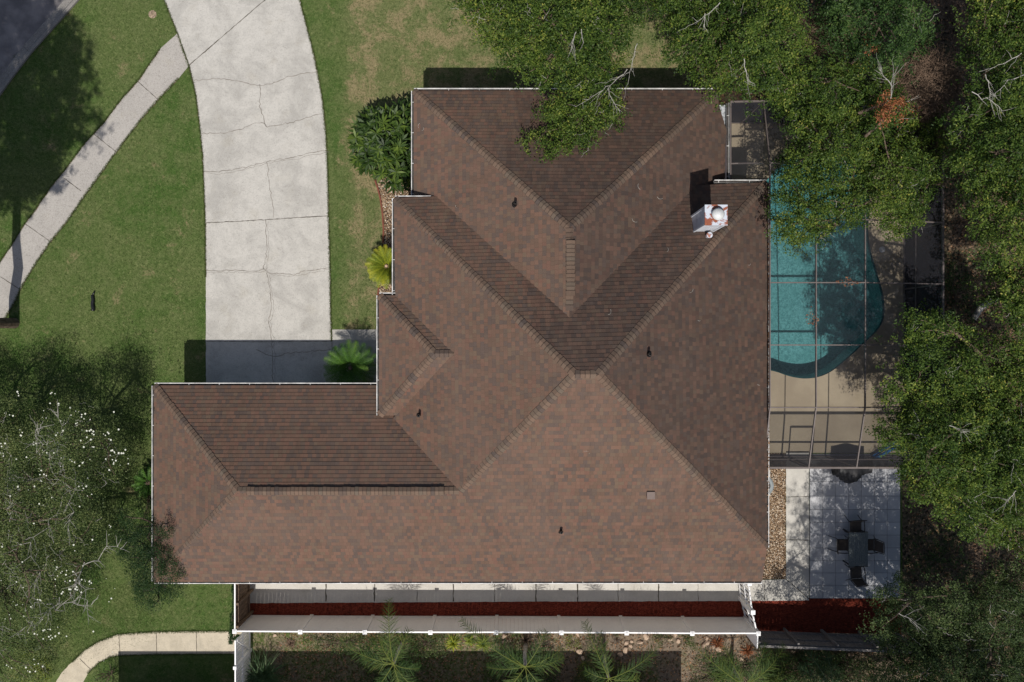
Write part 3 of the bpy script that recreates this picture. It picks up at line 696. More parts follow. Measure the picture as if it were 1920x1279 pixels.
# small bright leftovers on the shingles: twigs
def roof_twigs():
    m = MB(); rnd = random.Random(5)
    spots = [(1197,345,'east'), (1232,369,'nw_e'), (1185,410,'nw_e'), (1250,472,'north'), (1293,548,'east'), (1403,497,'east'), (1335,440,'east'), (787,232,'nw_w'), (792,245,'nw_w'), (1105,850,'south'), (1420,720,'east'), (1308,600,'east'), (855,385,'nw_w'), (1140,590,'north')]
    for px, py, nm in spots:
        c = W(px, py, 5); z = zplane(nm, c.x, c.y)
        for _ in range(4): c = W(px, py, z); z = zplane(nm, c.x, c.y)
        a = rnd.uniform(0, 6.3); L = rnd.uniform(.08, .22); pts = []
        for i in range(6):
            x = c.x + math.cos(a+i*.22)*L*i/5; y = c.y + math.sin(a+i*.22)*L*i/5; pts.append((x, y, zplane(nm, x, y)+.035))
        m.tube(pts, .006, 5)
    tag(m.build('fallen_twigs', M['palebark'], merge=False), 'thin pale twigs lying scattered on the brown roof shingles', 'twigs', kind='stuff')
roof_twigs()

# ------------------------------------------------------------------ screened pool enclosure
def cage():
    yS, yN = W(0,877,3.0).y, W(0,190,3.0).y; xE = W(1768,0,3.0).x; xW = W(1441,0,3.6).x; xW2 = W(1371,0,3.0).x
    root = empty('pool_enclosure', ((xW+xE)/2, (yS+yN)/2, 0), 'bronze framed insect screen enclosure built over the swimming pool', 'screen enclosure')
    xs = [xW, W(1530,0,3.75).x, W(1622,0,3.75).x, xE]; ys = [yS] + [W(0, p, 3.75).y for p in (764,647,530,412,306)] + [yN]; yb = W(0,339,3.5).y
    def z(i, j):
        if i == 3 or j in (0, len(ys)-1): return 3.0
        return 3.75
    def P(i, j): return Vector((xs[i], ys[j], z(i, j)))
    def beam(a, b, w=.042, h=.09, nm='roof_beam'):
        m = MB(); m.bar(a, b, w, h); m.build(nm, M['bronze'], root)
    nY = len(ys)
    for j in range(nY):
        for i in range(3): beam(P(i, j), P(i+1, j), .04 if j else .07)
    for i in range(4):
        for j in range(nY-1): beam(P(i, j)-Vector((0,0,.003)), P(i, j+1)-Vector((0,0,.003)), .036 if i < 3 else .06)
    for j in range(nY): beam(Vector((xE, ys[j], .02)), Vector((xE, ys[j], 2.95)), .05, .06, 'post')
    for i in (0, 1, 2): beam(Vector((xs[i], yS, .02)), Vector((xs[i], yS, 2.95)), .05, .06, 'post')
    for i in (0, 1, 2): beam(Vector((xs[i], yN, .02)), Vector((xs[i], yN, 2.95)), .05, .06, 'post')
    beam(Vector((xE, yS, .06)), Vector((xE, yN, .06)), .05, .09, 'bottom_rail'); beam(Vector((xW-.3, yS, .06)), Vector((xE, yS, .06)), .05, .09, 'bottom_rail'); beam(Vector((xW2, yN, .06)), Vector((xE, yN, .06)), .05, .09, 'bottom_rail')
    beam(Vector((xE, yS, 1.0)), Vector((xE, yN, 1.0)), .05, .05, 'mid_rail'); beam(Vector((xW, yS, 1.0)), Vector((xE, yS, 1.0)), .05, .05, 'mid_rail')
    # small bay beside the north wing
    a = Vector((xW2, yN, 2.9)); b = Vector((xW2, yb, 2.9)); beam(a, b); beam(a, P(0, nY-1), .06); ym = W(0,306,3.0).y
    beam(Vector((xW2, ym, 2.9)), Vector((xW, ym, 3.0))); beam(b, Vector((xW, yb, 3.2)))
    s = MB()
    for i in range(3):
        for j in range(nY-1):
            q = [P(i, j), P(i+1, j), P(i+1, j+1), P(i, j+1)]
            if i == 2 and j == 0 or i == 2 and j == nY-2: s.face([q[0], q[1], q[2]] if j == 0 else [q[0], q[1], q[3]]); s.face([q[0], q[2], q[3]] if j == 0 else [q[1], q[2], q[3]])
            else: s.face(q)
    s.face([a, P(0, nY-1), Vector((xW, yb, 3.2)), b]); s.build('roof_screen', M['screen'], root)
    s = MB(); s.face([(xE, yS, .1), (xE, yN, .1), (xE, yN, 3), (xE, yS, 3)]); s.build('wall_screen', M['wallscreen'], root); s = MB(); s.face([(xW2, yN, .1), (xE, yN, .1), (xE, yN, 3), (xW2, yN, 2.95)]); s.face([(xW-.3, yS, .1), (xE, yS, .1), (xE, yS, 3), (xW-.3, yS, 3)]); s.build('wall_screen', M['screen'], root)
    # a screen door frame in the south wall
    d = MB(); x0 = W(1478, 0).x; x1 = W(1522, 0).x
    for x in (x0, x1): d.bar((x, yS-.03, .02), (x, yS-.03, 2.1), .06, .05)
    d.bar((x0, yS-.03, 2.1), (x1, yS-.03, 2.1), .05, .07); d.build('screen_door', M['bronze'], root, merge=False)
    return xs, ys
cage_xs, cage_ys = cage()

# ------------------------------------------------------------------ foliage generators
def unit(n, rng):
    v = rng.normal(size=(n, 3)); return v / np.linalg.norm(v, axis=1, keepdims=True)
def leaves(centres, rng, size, tint, up=.75, aspect=.45):
    """rhombic leaves folded a little; returns (verts, tint)"""
    n = len(centres); nrm_ = unit(n, rng); nrm_[:, 2] = np.abs(nrm_[:, 2]) + up*.6; nrm_ /= np.linalg.norm(nrm_, axis=1, keepdims=True)
    a = unit(n, rng); a -= nrm_ * np.sum(a*nrm_, axis=1, keepdims=True); a /= np.linalg.norm(a, axis=1, keepdims=True); b = np.cross(nrm_, a)
    s = (size * rng.uniform(.65, 1.25, n))[:, None]
    q = np.stack([centres - a*s*.5, centres + b*s*aspect*.5 - a*s*.05, centres + a*s*.5, centres - b*s*aspect*.5 - a*s*.05], axis=1)
    return q.reshape(-1, 3), tint
def pin(p, poly):
    x, y = p; c = False; j = len(poly)-1
    for i in range(len(poly)):
        if (poly[i][1] > y) != (poly[j][1] > y) and x < (poly[j][0]-poly[i][0])*(y-poly[i][1])/(poly[j][1]-poly[i][1])+poly[i][0]: c = not c
        j = i
    return c
def edge_dist(p, poly):
    d = 1e9
    for i in range(len(poly)):
        a = np.array(poly[i]); b = np.array(poly[(i+1) % len(poly)]); ab = b-a; t_ = np.clip(np.dot(np.array(p)-a, ab)/max(1e-9, np.dot(ab, ab)), 0, 1); d = min(d, np.linalg.norm(a+ab*t_-np.array(p)))
    return d
def limb(m, a, b, r0, r1, rnd, wob=.12, n=6, seg=6):
    a = Vector(a); b = Vector(b); L = (b-a).length; pts = []; rr = []
    for i in range(seg+1):
        f = i/seg; p = a.lerp(b, f)
        if 0 < i < seg: p += Vector((rnd.gauss(0, wob), rnd.gauss(0, wob), rnd.gauss(0, wob*.6))) * min(1, L*.25)
        pts.append(p); rr.append(r0 + (r1-r0)*f)
    m.tube(pts, rr, n); return pts

def tree(name, label, cat, base, crowns, mat, seed, leaf=.085, sprig_leaves=19, dens=1.0, thick=2.2, trunk_r=.22, bark='bark', twig=.22, group=None, gap=.34, fork=.45, sig=.075, bare=(), tbias=0.0, full=1.0, upright=False):
    """crowns: list of (photo polygon, top height); blobs of sprigs fill each polygon"""
    rnd = random.Random(seed); rng = np.random.default_rng(seed)
    root = empty(name, base, label, cat, group); V0 = []; T0 = []; blobs = []
    for cr_ in crowns:
        poly, zt = cr_[:2]; fl_ = cr_[2] if len(cr_) > 2 else full; dn_ = cr_[3] if len(cr_) > 3 else dens
        xs = [p[0] for p in poly]; ys = [p[1] for p in poly]; got = []; tries = 0
        Rm = .62; rp = Rm / (K*(H-zt)/H)          # blob radius, in px
        area = 0
        for i in range(len(poly)): x0, y0 = poly[i]; x1, y1 = poly[(i+1) % len(poly)]; area += x0*y1-x1*y0
        area = abs(area)/2; want = int(area/(rp*rp*.62)*dn_)
        while len(got) < want and tries < want*60:
            tries += 1; p = (rnd.uniform(min(xs), max(xs)), rnd.uniform(min(ys), max(ys)))
            if not pin(p, poly): continue
            ed = edge_dist(p, poly)
            if ed < rp*(.22 if area > 14*rp*rp else .12): continue
            if any(math.dist(p, g) < rp*.66 for g in got): continue
            got.append(p)
            z = zt - 1.3*math.exp(-ed/(rp*2.0)) + rnd.gauss(0, .5) - (.9 if rnd.random() < .30 else 0)
            blobs.append((W(p[0], p[1], z), min(Rm*rnd.uniform(.75, 1.25), (ed+rp*.25)*K*(H-zt)/H), rnd.random(), fl_))
    for c, r, tone, fb in blobs:
        ns = int(27 * (r/.6)**2 * fb) + 4
        d = unit(ns, rng); rad = rng.uniform(.45, 1.0, ns)**.6
        keep = rng.random(ns) > gap * (d[:, 2] < 0)
        sc = np.array(c) + d * rad[:, None] * np.array([r, r, r*.8*thick/2.2]); sc = sc[keep]
        st = rng.random(len(sc))
        # deeper layer so that the crown is not hollow; darker tint paints inner shade
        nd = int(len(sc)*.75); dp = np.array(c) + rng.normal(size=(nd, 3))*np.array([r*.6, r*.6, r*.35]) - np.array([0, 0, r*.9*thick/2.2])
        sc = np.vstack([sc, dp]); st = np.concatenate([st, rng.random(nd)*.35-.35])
        for s_, t_ in zip(sc, st):
            k = max(5, int(rng.poisson(sprig_leaves)))
            ax = unit(1, rng)[0]; ax[2] *= .4
            q = s_ + rng.normal(size=(k, 3))*sig + ax*rng.uniform(-1, 1, (k, 1))*sig*1.2
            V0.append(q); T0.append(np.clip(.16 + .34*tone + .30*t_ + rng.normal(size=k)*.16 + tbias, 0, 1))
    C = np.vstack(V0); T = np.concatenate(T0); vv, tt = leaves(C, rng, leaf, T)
    tk = MB(); base = Vector(base); cc = sum((b[0] for b in blobs), Vector((0,0,0)))/len(blobs); zf = max(1.2, cc.z*fork)
    top = base.lerp(Vector((cc.x, cc.y, zf)), .35); top.z = zf
    if upright: top = base+Vector((-.25, .05, zf))
    limb(tk, base-Vector((0,0,.1)), top, trunk_r*1.15, trunk_r*.8, rnd, .05, 10, 5)
    # limbs: a few majors, minors to each blob
    majors = rnd.sample(blobs, min(len(blobs), max(4, len(blobs)//7))); mp = []
    for b in majors:
        e = b[0]-Vector((0,0,b[1]*.9)); mp.append((e, limb(tk, top, e, trunk_r*.5, .05, rnd, .28, 7, 7)))
    for b in blobs:
        e = b[0]-Vector((0,0,b[1]*.2)); best = min((p for _, pl in mp for p in pl[2:]), key=lambda p: (p-e).length)
        if (best-e).length > .05: limb(tk, best, e, .035, .012, rnd, .15, 5, 4)
    tw = MB()
    for b in blobs:
        if rnd.random() < twig:
            for _ in range(rnd.randint(2, 5)):
                d = Vector((rnd.gauss(0, 1), rnd.gauss(0, 1), rnd.uniform(.2, 1.3))).normalized(); s_ = b[0]+Vector((rnd.gauss(0,.2), rnd.gauss(0,.2), b[1]*.2)); L = b[1]*rnd.uniform(.5, .9)
                limb(tw, s_, s_+d*L, .007, .003, rnd, .22, 4, 5)
    for pts in bare:
        P = [W(*p) for p in pts]; n_ = len(P)
        for i in range(n_-1):
            r0 = max(.005, .013*(1-i/n_)); q = limb(tw, P[i], P[i+1], r0, max(.004, .013*(1-(i+1)/n_)), rnd, .12, 5, 4)
            for p in q[1:]:
                for _ in range(1):
                    d = (P[i+1]-P[i]).normalized()+Vector((rnd.gauss(0,.6), rnd.gauss(0,.6), .2)); limb(tw, p, p+d*rnd.uniform(.15, .45), .006, .002, rnd, .12, 4, 4)
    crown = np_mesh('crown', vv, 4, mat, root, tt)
    tk.build('trunk', M['bark'], root, smooth=True, merge=False)
    if tw.f: tw.build('twig', M['palebark'], root, smooth=True, merge=False)
    return root, blobs

TG = 'trees of the wooded back yard'
tree('oak_tree', 'green oak at top centre with a limb hanging over the roof edge', 'tree', W(1080,-160), [
  ([(862,-160),(858,20),(885,62),(925,88),(932,118),(975,138),(985,155),(1010,168),(1055,152),(1085,168),(1115,165),(1150,150),(1175,118),(1168,70),(1185,45),(1245,25),(1250,-160)], 8.0),
  ([(1022,300),(992,288),(958,262),(1000,244),(1018,200),(1050,172),(1100,150),(1158,160),(1172,212),(1158,252),(1108,266),(1068,282)], 6.0)], M['oak'], 11, group=TG, dens=1.1,
  bare=[[(1195,82,7.6),(1187,110,7.2),(1180,143,7.0)], [(1176,130,6.9),(1150,155,6.7),(1125,172,6.5),(1080,200,6.3)], [(1140,165,6.6),(1150,190,6.6),(1160,205,6.5)], [(1080,60,8.6),(1074,80,8.6),(1070,95,8.5)], [(1090,55,8.6),(1094,80,8.6)]])
tree('oak_tree', 'green oak between the roof corner and the top edge, right of the lawn gap', 'tree', W(1430,-80), [
  ([(1248,-160),(1235,28),(1248,60),(1240,100),(1275,122),(1305,140),(1298,165),(1340,182),(1388,165),(1420,172),(1450,186),(1492,172),(1530,130),(1520,60),(1500,0),(1500,-160)], 7.6)], M['oak'], 12, group=TG, dens=1.0,
  bare=[[(1350,5,8.4),(1330,25,8.4),(1300,45,8.3)], [(1395,110,8),(1400,140,7.8),(1402,155,7.7)], [(1322,25,8.4),(1320,50,8.2)]])
tree('oak_tree', 'big oak spreading over the upper half of the swimming pool', 'tree', W(1800,250), [
  ([(1425,165),(1458,192),(1468,230),(1505,250),(1468,285),(1450,328),(1458,372),(1450,405),(1462,445),(1500,468),(1545,458),(1552,428),(1600,440),(1625,402),(1655,412),(1668,445),(1695,442),(1738,420),(1735,372),(1772,342),(1795,250),(1762,205),(1722,228),(1690,165),(1640,112),(1560,92),(1500,122)], 6.0)], M['oak'], 13, group=TG, dens=1.0)
tree('oak_tree', 'darker green oak at the top edge left of the bare brown brush', 'tree', W(1640,-120), [
  ([(1530,-160),(1530,50),(1560,95),(1600,100),(1650,128),(1700,118),(1742,112),(1760,60),(1740,-20),(1740,-160)], 7.0)], M['oakd'], 14, group=TG, dens=.8)
tree('oak_tree', 'tall bright oak cut by the right edge, upper part of the photo', 'tree', W(2000,300), [
  ([(1835,-160),(1825,40),(1812,100),(1832,150),(1825,190),(1790,205),(1785,300),(1818,370),(1832,440),(1870,462),(1842,485),(1862,545),(1850,585),(1905,622),(2100,660),(2100,-160)], 8.4)], M['oak'], 15, group=TG, dens=.95,
  bare=[[(1920,140,9.2),(1890,150,9.2),(1860,185,9)], [(1915,100,9.2),(1880,120,9.2),(1850,130,9)], [(1848,140,9),(1856,170,9),(1857,188,8.9)], [(1822,172,8.9),(1860,190,8.8),(1880,208,8.7)]])
tree('oak_tree', 'wide oak right of the patio with leaves reaching the enclosure corner', 'tree', W(1850,800), [
  ([(1702,590),(1760,580),(1800,612),(1850,622),(1920,640),(2100,670),(2100,1100),(1920,1040),(1862,1015),(1800,1002),(1762,962),(1722,935),(1690,892),(1665,842),(1640,812),(1690,772),(1642,745),(1682,702),(1668,668),(1700,682)], 7.6)], M['oak'], 16, group=TG, dens=.95,
  bare=[[(1780,798,8.2),(1800,804,8.2),(1820,812,8.1)], [(1905,920,8.2),(1893,935,8.1),(1885,945,8.1)]])
tree('scrub_tree', 'thin grey green tree in the bottom right corner by the wooden fence, with unseen canopy added to shade the patio', 'tree', W(1860,1330), [
  ([(1640,1105),(1690,1090),(1735,1120),(1770,1085),(1800,1110),(1850,1090),(1880,1060),(2100,1040),(2100,1500),(1560,1500),(1560,1310),(1600,1300),(1640,1292),(1660,1235),(1640,1190)], 6.4), ([(1715,1500),(1780,1460),(1900,1480),(2080,1500),(2100,1960),(1760,1960),(1700,1800)], 12.0, .45, .55), ([(1480,1300),(1560,1292),(1600,1330),(1600,1500),(1470,1500)], 6.0, .5, .7)], M['grey'], 17, leaf=.07, sprig_leaves=22, dens=.85, twig=.35, group=TG,  # later crowns are unseen canopy, added to shade the patio and path
  bare=[[(1685,1150,7),(1705,1160,7),(1722,1175,7)]])
tree('dying_branch_tree', 'small red brown dead tree above the pool enclosure corner', 'dead tree', Vector((W(1672,206,8.4).x, W(1672,206,8.4).y, 0)), [
  ([(1640,185),(1670,178),(1708,178),(1712,200),(1690,222),(1678,240),(1660,232),(1645,215)], 8.4)], M['dead'], 18, leaf=.07, sprig_leaves=22, dens=1.4, trunk_r=.08, twig=.4,
  bare=[[(1670,185,8.5),(1671,155,8.5),(1676,140,8.5)], [(1671,160,8.5),(1655,140,8.4),(1650,132,8.4)]])
tree('dying_branch_tree', 'small orange brown dead tree among green oaks near the top edge', 'dead tree', Vector((W(1632,84,9.4).x, W(1632,84,9.4).y, 0)), [
  ([(1618,52),(1645,55),(1655,70),(1648,90),(1630,112),(1612,115),(1610,98),(1625,80)], 9.4)], M['dead'], 19, leaf=.07, sprig_leaves=18, dens=1.5, trunk_r=.07, tbias=.3)
# left: blossom tree and dark bush
rt, bl = tree('blossom_tree', 'sparse grey twigged tree with white blossoms left of the house', 'tree', W(40,905), [
  ([(-240,740),(-60,745),(60,758),(125,775),(165,768),(205,800),(242,862),(215,905),(182,925),(192,962),(202,1012),(172,1062),(152,1122),(112,1172),(82,1232),(60,1300),(-240,1320)], 4.4)], M['grey'], 20, leaf=.06, sprig_leaves=12, dens=1.4, twig=.7, trunk_r=.05, gap=.5, sig=.12, full=1.6, tbias=.30)
def blossoms():
    rnd = random.Random(9); m = MB()
    pts = [(160,776),(95,738),(18,778),(35,742),(110,757),(142,771),(153,782),(145,793),(82,770),(155,868),(168,808),(176,815),(163,820),(173,838),(204,813),(208,825),(214,847),(228,850),(240,860),(211,862),(213,870),(215,849),(40,817),(68,832),(80,844),(75,890),(35,918),(162,912),(150,916),(105,816),(122,1090),(130,1105),(118,1110),(145,1106),(160,1090),(168,1096),(108,1080),(75,1125),(60,1140),(90,1180),(98,1196),(70,1190),(104,1193),(30,1135),(48,1145),(20,1160),(75,1178),(65,1246),(80,1250),(52,1258),(16,1250),(125,1070),(150,1090),(140,1088),(172,1000),(205,985),(180,1010),(10,830),(6,850),(92,876),(114,861),(135,865),(85,935),(65,912)]
    pts = pts + [(x+rnd.gauss(0, 7), y+rnd.gauss(0, 7)) for x, y in pts for _ in range(2)]
    for px, py in pts + [(rnd.uniform(0,230), rnd.uniform(760,1240)) for _ in range(60)]:
        if px > 120 and 920 < py < 1060 and rnd.random() < .7: continue
        c = W(px, py, rnd.uniform(4.5, 5.1)); big = rnd.uniform(.4, 1.25)
        for k in range(5):
            a = k*1.257 + rnd.random()*.4; d = Vector((math.cos(a), math.sin(a), .25)); s_ = Vector((-d.y, d.x, 0)); L = .030*big
            m.face([c, c+d*L*.6+s_*L*.45, c+d*L, c+d*L*.6-s_*L*.45])
    m.build('blossom', M['flower'], rt, merge=False)
    t = MB()
    for k in range(15):   # long crooked bare branches reaching out of the crown
        a = W(rnd.uniform(-20,170), rnd.uniform(800,1160), 4.0); ang = rnd.uniform(0, 6.3); L = rnd.uniform(.8, 2.0)
        b = a + Vector((math.cos(ang)*L, math.sin(ang)*L, rnd.uniform(.3, 1.0))); pts = limb(t, a, b, .014, .004, rnd, .22, 5, 7)
        for p in pts[2:]:
            for _ in range(2):
                a2 = ang + rnd.uniform(-1.2, 1.2); limb(t, p, p+Vector((math.cos(a2), math.sin(a2), .3))*rnd.uniform(.25, .6), .008, .003, rnd, .1, 4, 3)
    t.build('bare_branch', M['palebark'], rt, smooth=True, merge=False)
blossoms()
tree('yaupon_tree', 'dark small tree whose crown overlaps the lower left roof corner', 'tree', W(300,1050), [
  ([(205,1000),(230,960),(262,985),(290,982),(318,1000),(330,1040),(336,1075),(322,1100),(325,1120),(292,1142),(262,1128),(250,1080),(225,1040)], 3.9)], M['oakd'], 21, leaf=.05, sprig_leaves=30, dens=3.2, trunk_r=.06, twig=0, thick=3.0, tbias=-.4, full=2.4)
tree('tall_street_tree', 'tall tree at the left edge, its straight trunk standing beside the sidewalk', 'tree', W(27,606), [
  ([(-520,100),(-430,260),(-385,440),(-400,640),(-500,750),(-660,790),(-800,720),(-980,600),(-1000,300),(-840,60),(-660,20)], 13.5)], M['oak'], 22, leaf=.11, sprig_leaves=22, dens=.8, trunk_r=.19, twig=0, fork=.75, upright=True)

# bare brown brush at the top right and low bushes
def brush(name, label, px, py, r, h, mat, seed, n=900, cat='shrub', L=.45):
    rnd = random.Random(seed); c = W(px, py, h-.5); c.z = 0; root = empty(name, c, label, cat); m = MB()
    for i in range(n):
        a = rnd.uniform(0, 6.3); rr = r*math.sqrt(rnd.random()); p = c + Vector((math.cos(a)*rr, math.sin(a)*rr, h-rnd.random()*1.6-.8*(rr/r)**2))
        d = Vector((rnd.gauss(0,1), rnd.gauss(0,1), rnd.gauss(0,.35))).normalized(); s_ = d.cross(Vector((0,0,1))).normalized()*.006; e = p + d*rnd.uniform(.2, L) + Vector((0,0,-.03)); mid = (p+e)/2+Vector((0,0,.03))
        m.face([p+s_, p-s_, mid-s_*.8, mid+s_*.8], tint=rnd.random()); m.face([mid+s_*.8, mid-s_*.8, e, e+s_*.1], tint=rnd.random())
    for k in range(14): a = rnd.uniform(0, 6.3); rr = r*rnd.uniform(.2, .9); limb(m, c, c+Vector((math.cos(a)*rr, math.sin(a)*rr, h-.9)), .05, .012, rnd, .1, 5, 5)
    m.build('stem', mat, root, merge=False)
brush('dry_brush', 'round mound of bare brown twigs between the upper right oaks', 1752, 150, 1.15, 5.6, M['brushm'], 31, 5200, L=.6)
brush('dry_brush', 'small patch of bare brown brush between oaks near the top edge', 1545, 45, .8, 4.5, M['brushm'], 32, 2200, L=.5)
def bush(name, label, poly, zt, mat, seed, leaf=.07, n=14, dens=1.0, tb=0.0, cat='bush', sig=.07):
    rnd = random.Random(seed); rng = np.random.default_rng(seed); xs = [p[0] for p in poly]; ys = [p[1] for p in poly]
    cx_, cy_ = sum(xs)/len(xs), sum(ys)/len(ys); base = W(cx_, cy_, zt*.5); base.z = 0; root = empty(name, base, label, cat)
    V0 = []; T0 = []; area = 0; st = MB()
    for i in range(len(poly)): x0, y0 = poly[i]; x1, y1 = poly[(i+1) % len(poly)]; area += x0*y1-x1*y0
    k = int(abs(area)/2*K*K*70*dens)
    for i in range(k):
        for _ in range(40):
            p = (rnd.uniform(min(xs), max(xs)), rnd.uniform(min(ys), max(ys)))
            if pin(p, poly): break
        ed = edge_dist(p, poly)*K; z = zt*(1-math.exp(-ed/.25)*.7)*rnd.uniform(.55, 1.0); c = np.array(W(p[0], p[1], z))
        q = c + rng.normal(size=(n, 3))*sig; V0.append(q); T0.append(np.clip(rnd.random()*.5+.2+tb+rng.normal(size=n)*.15, 0, 1))
        if i % 4 == 0: st.tube([base+Vector((0,0,.02)), Vector((c[0]*.6+base.x*.4, c[1]*.6+base.y*.4, z*.4)), Vector(c)], [.018, .012, .005], 5)
    vv, tt = leaves(np.vstack(V0), rng, leaf, np.concatenate(T0)); np_mesh('foliage', vv, 4, mat, root, tt)
    st.build('stem', M['bark'], root, merge=False); return root
bush('bush', 'grey green bush below the wooden fence in the bottom right', [(1500,1235),(1540,1215),(1600,1225),(1650,1240),(1660,1300),(1500,1300)], 1.6, M['grey'], 41, dens=.8)
bush('bush', 'dark low bush with reddish flowers beside the curved garden path', [(178,1262),(200,1240),(222,1245),(222,1300),(175,1300)], .8, M['oakd'], 42, leaf=.05)
bush('bush', 'lime green shrub in the lower left corner under white blossoms', [(30,1232),(60,1225),(90,1240),(100,1262),(70,1300),(20,1300)], 1.2, M['lime'], 43, leaf=.06)
bush('bush', 'dark low shrubs against the left wall of the house', [(262,880),(285,870),(289,960),(268,985),(250,960)], 1.1, M['oakd'], 44, leaf=.06, tb=-.1)
bush('bush', 'small bright green weed beside the tan rock near the white fence', [(1062,1195),(1080,1190),(1090,1200),(1082,1225),(1066,1222)], .35, M['lime'], 45, leaf=.05, tb=-.2)
bush('bush', 'green ground clump left of the paired rocks under the fence', [(1222,1190),(1262,1190),(1262,1200),(1248,1210),(1225,1205)], .4, M['glossy'], 46, leaf=.05, dens=1.4)
bush('bush', 'green ground clump right of the paired rocks under the fence', [(1276,1190),(1302,1190),(1304,1208),(1290,1215),(1278,1205)], .4, M['glossy'], 47, leaf=.05, dens=1.4)
bush('bush', 'dark leafy bush at the fence between palms, third panel', [(770,1190),(830,1190),(838,1225),(800,1235),(770,1222)], .7, M['grey'], 48, leaf=.06)
bush('bush', 'undergrowth along the far right between the oaks', [(1770,480),(1830,520),(1840,600),(1790,620),(1770,560)], .8, M['oakd'], 49, leaf=.07, dens=.5)
bush('bush', 'low sunlit undergrowth right of the patio', [(1700,1010),(1790,1010),(1840,1060),(1800,1100),(1700,1080)], .6, M['oakd'], 50, leaf=.07, dens=.4)
bush('bush', 'brown leaf undergrowth on the ground in the top right corner', [(1770,-20),(1825,-20),(1825,100),(1780,110)], .8, M['brushm'], 51, leaf=.07, dens=.5)

for k_, (lb, pl, z_, mt, dn) in enumerate([
 ('olive green low shrub below the fence between the dry clump and the tall fronded palm', [(560,1192),(640,1190),(700,1195),(705,1220),(640,1228),(580,1215)], .45, 'grey', .7),
 ('low leafy ground shrub around the foot of the palm on the third fence panel', [(690,1200),(770,1195),(800,1240),(780,1290),(700,1290),(670,1240)], .9, 'oakd', 1.0),
 ('green shrub mass at the bottom edge around the leaning palm', [(930,1210),(1010,1205),(1050,1240),(1050,1295),(920,1295),(905,1250)], .9, 'oakd', 1.0),
 ('green shrub mass at the bottom edge around the palm among the tan rocks', [(1085,1240),(1150,1235),(1210,1265),(1200,1300),(1075,1300)], .8, 'oak', .9),
 ('low weedy shrub along the bottom edge below the rock cluster', [(1300,1235),(1345,1225),(1400,1240),(1440,1240),(1450,1300),(1290,1300)], .5, 'grey', .8),
 ('green undergrowth below the wooden fence beside the grassy clump', [(1425,1222),(1500,1222),(1640,1232),(1640,1300),(1430,1300)], .8, 'oakd', .8)]):
    bush('bush', lb, pl, z_, M[mt], 70+k_, leaf=.06, dens=dn)
# big glossy shrub by the north wing: whorls of long leaves
def whorl_shrub():
    c0 = W(722,285,1.2); c0.z = 0; root = empty('glossy_shrub', c0, 'large round dark glossy shrub against the house beside the lawn', 'shrub')
    rng = np.random.default_rng(7); rnd = random.Random(7); VV = []; TT = []; st = MB()
    poly = [(668,240),(690,212),(720,200),(765,198),(776,215),(776,330),(760,352),(740,350),(715,345),(690,325),(665,300),(662,262)]
    for i in range(210):
        for _ in range(50):
            p = (rnd.uniform(660,778), rnd.uniform(196,355))
            if pin(p, poly): break
        ed = edge_dist(p, poly)*K; z = 2.3*(1-math.exp(-(ed+.1)/.55)*.75)*rnd.uniform(.5, 1.0)+.2; c = W(p[0], p[1], z); tone = rnd.random()
        if i % 6 == 0: st.tube([c0+Vector((rnd.gauss(0,.1), rnd.gauss(0,.1), .02)), (c0+c)/2+Vector((0,0,.2)), c], [.03, .02, .01], 6)
        for k in range(11):
            a = k*.571*2+rnd.gauss(0,.2); el = rnd.uniform(-.35, .55); d = Vector((math.cos(a)*math.cos(el), math.sin(a)*math.cos(el), math.sin(el))); s_ = Vector((-math.sin(a), math.cos(a), rnd.gauss(0,.25))); L = rnd.uniform(.22, .42); w = L*.12
            m1 = c+d*L*.5+Vector((0,0,.02)); e = c+d*L-Vector((0,0,.03)); VV += [c, m1+s_*w, e, m1-s_*w]; TT.append(min(1, max(0, .2+.5*tone+rnd.gauss(0,.15))))
    np_mesh('foliage', np.array([tuple(v) for v in VV]), 4, M['glossy'], root, np.array(TT)); st.build('stem', M['bark'], root, merge=False)
whorl_shrub()

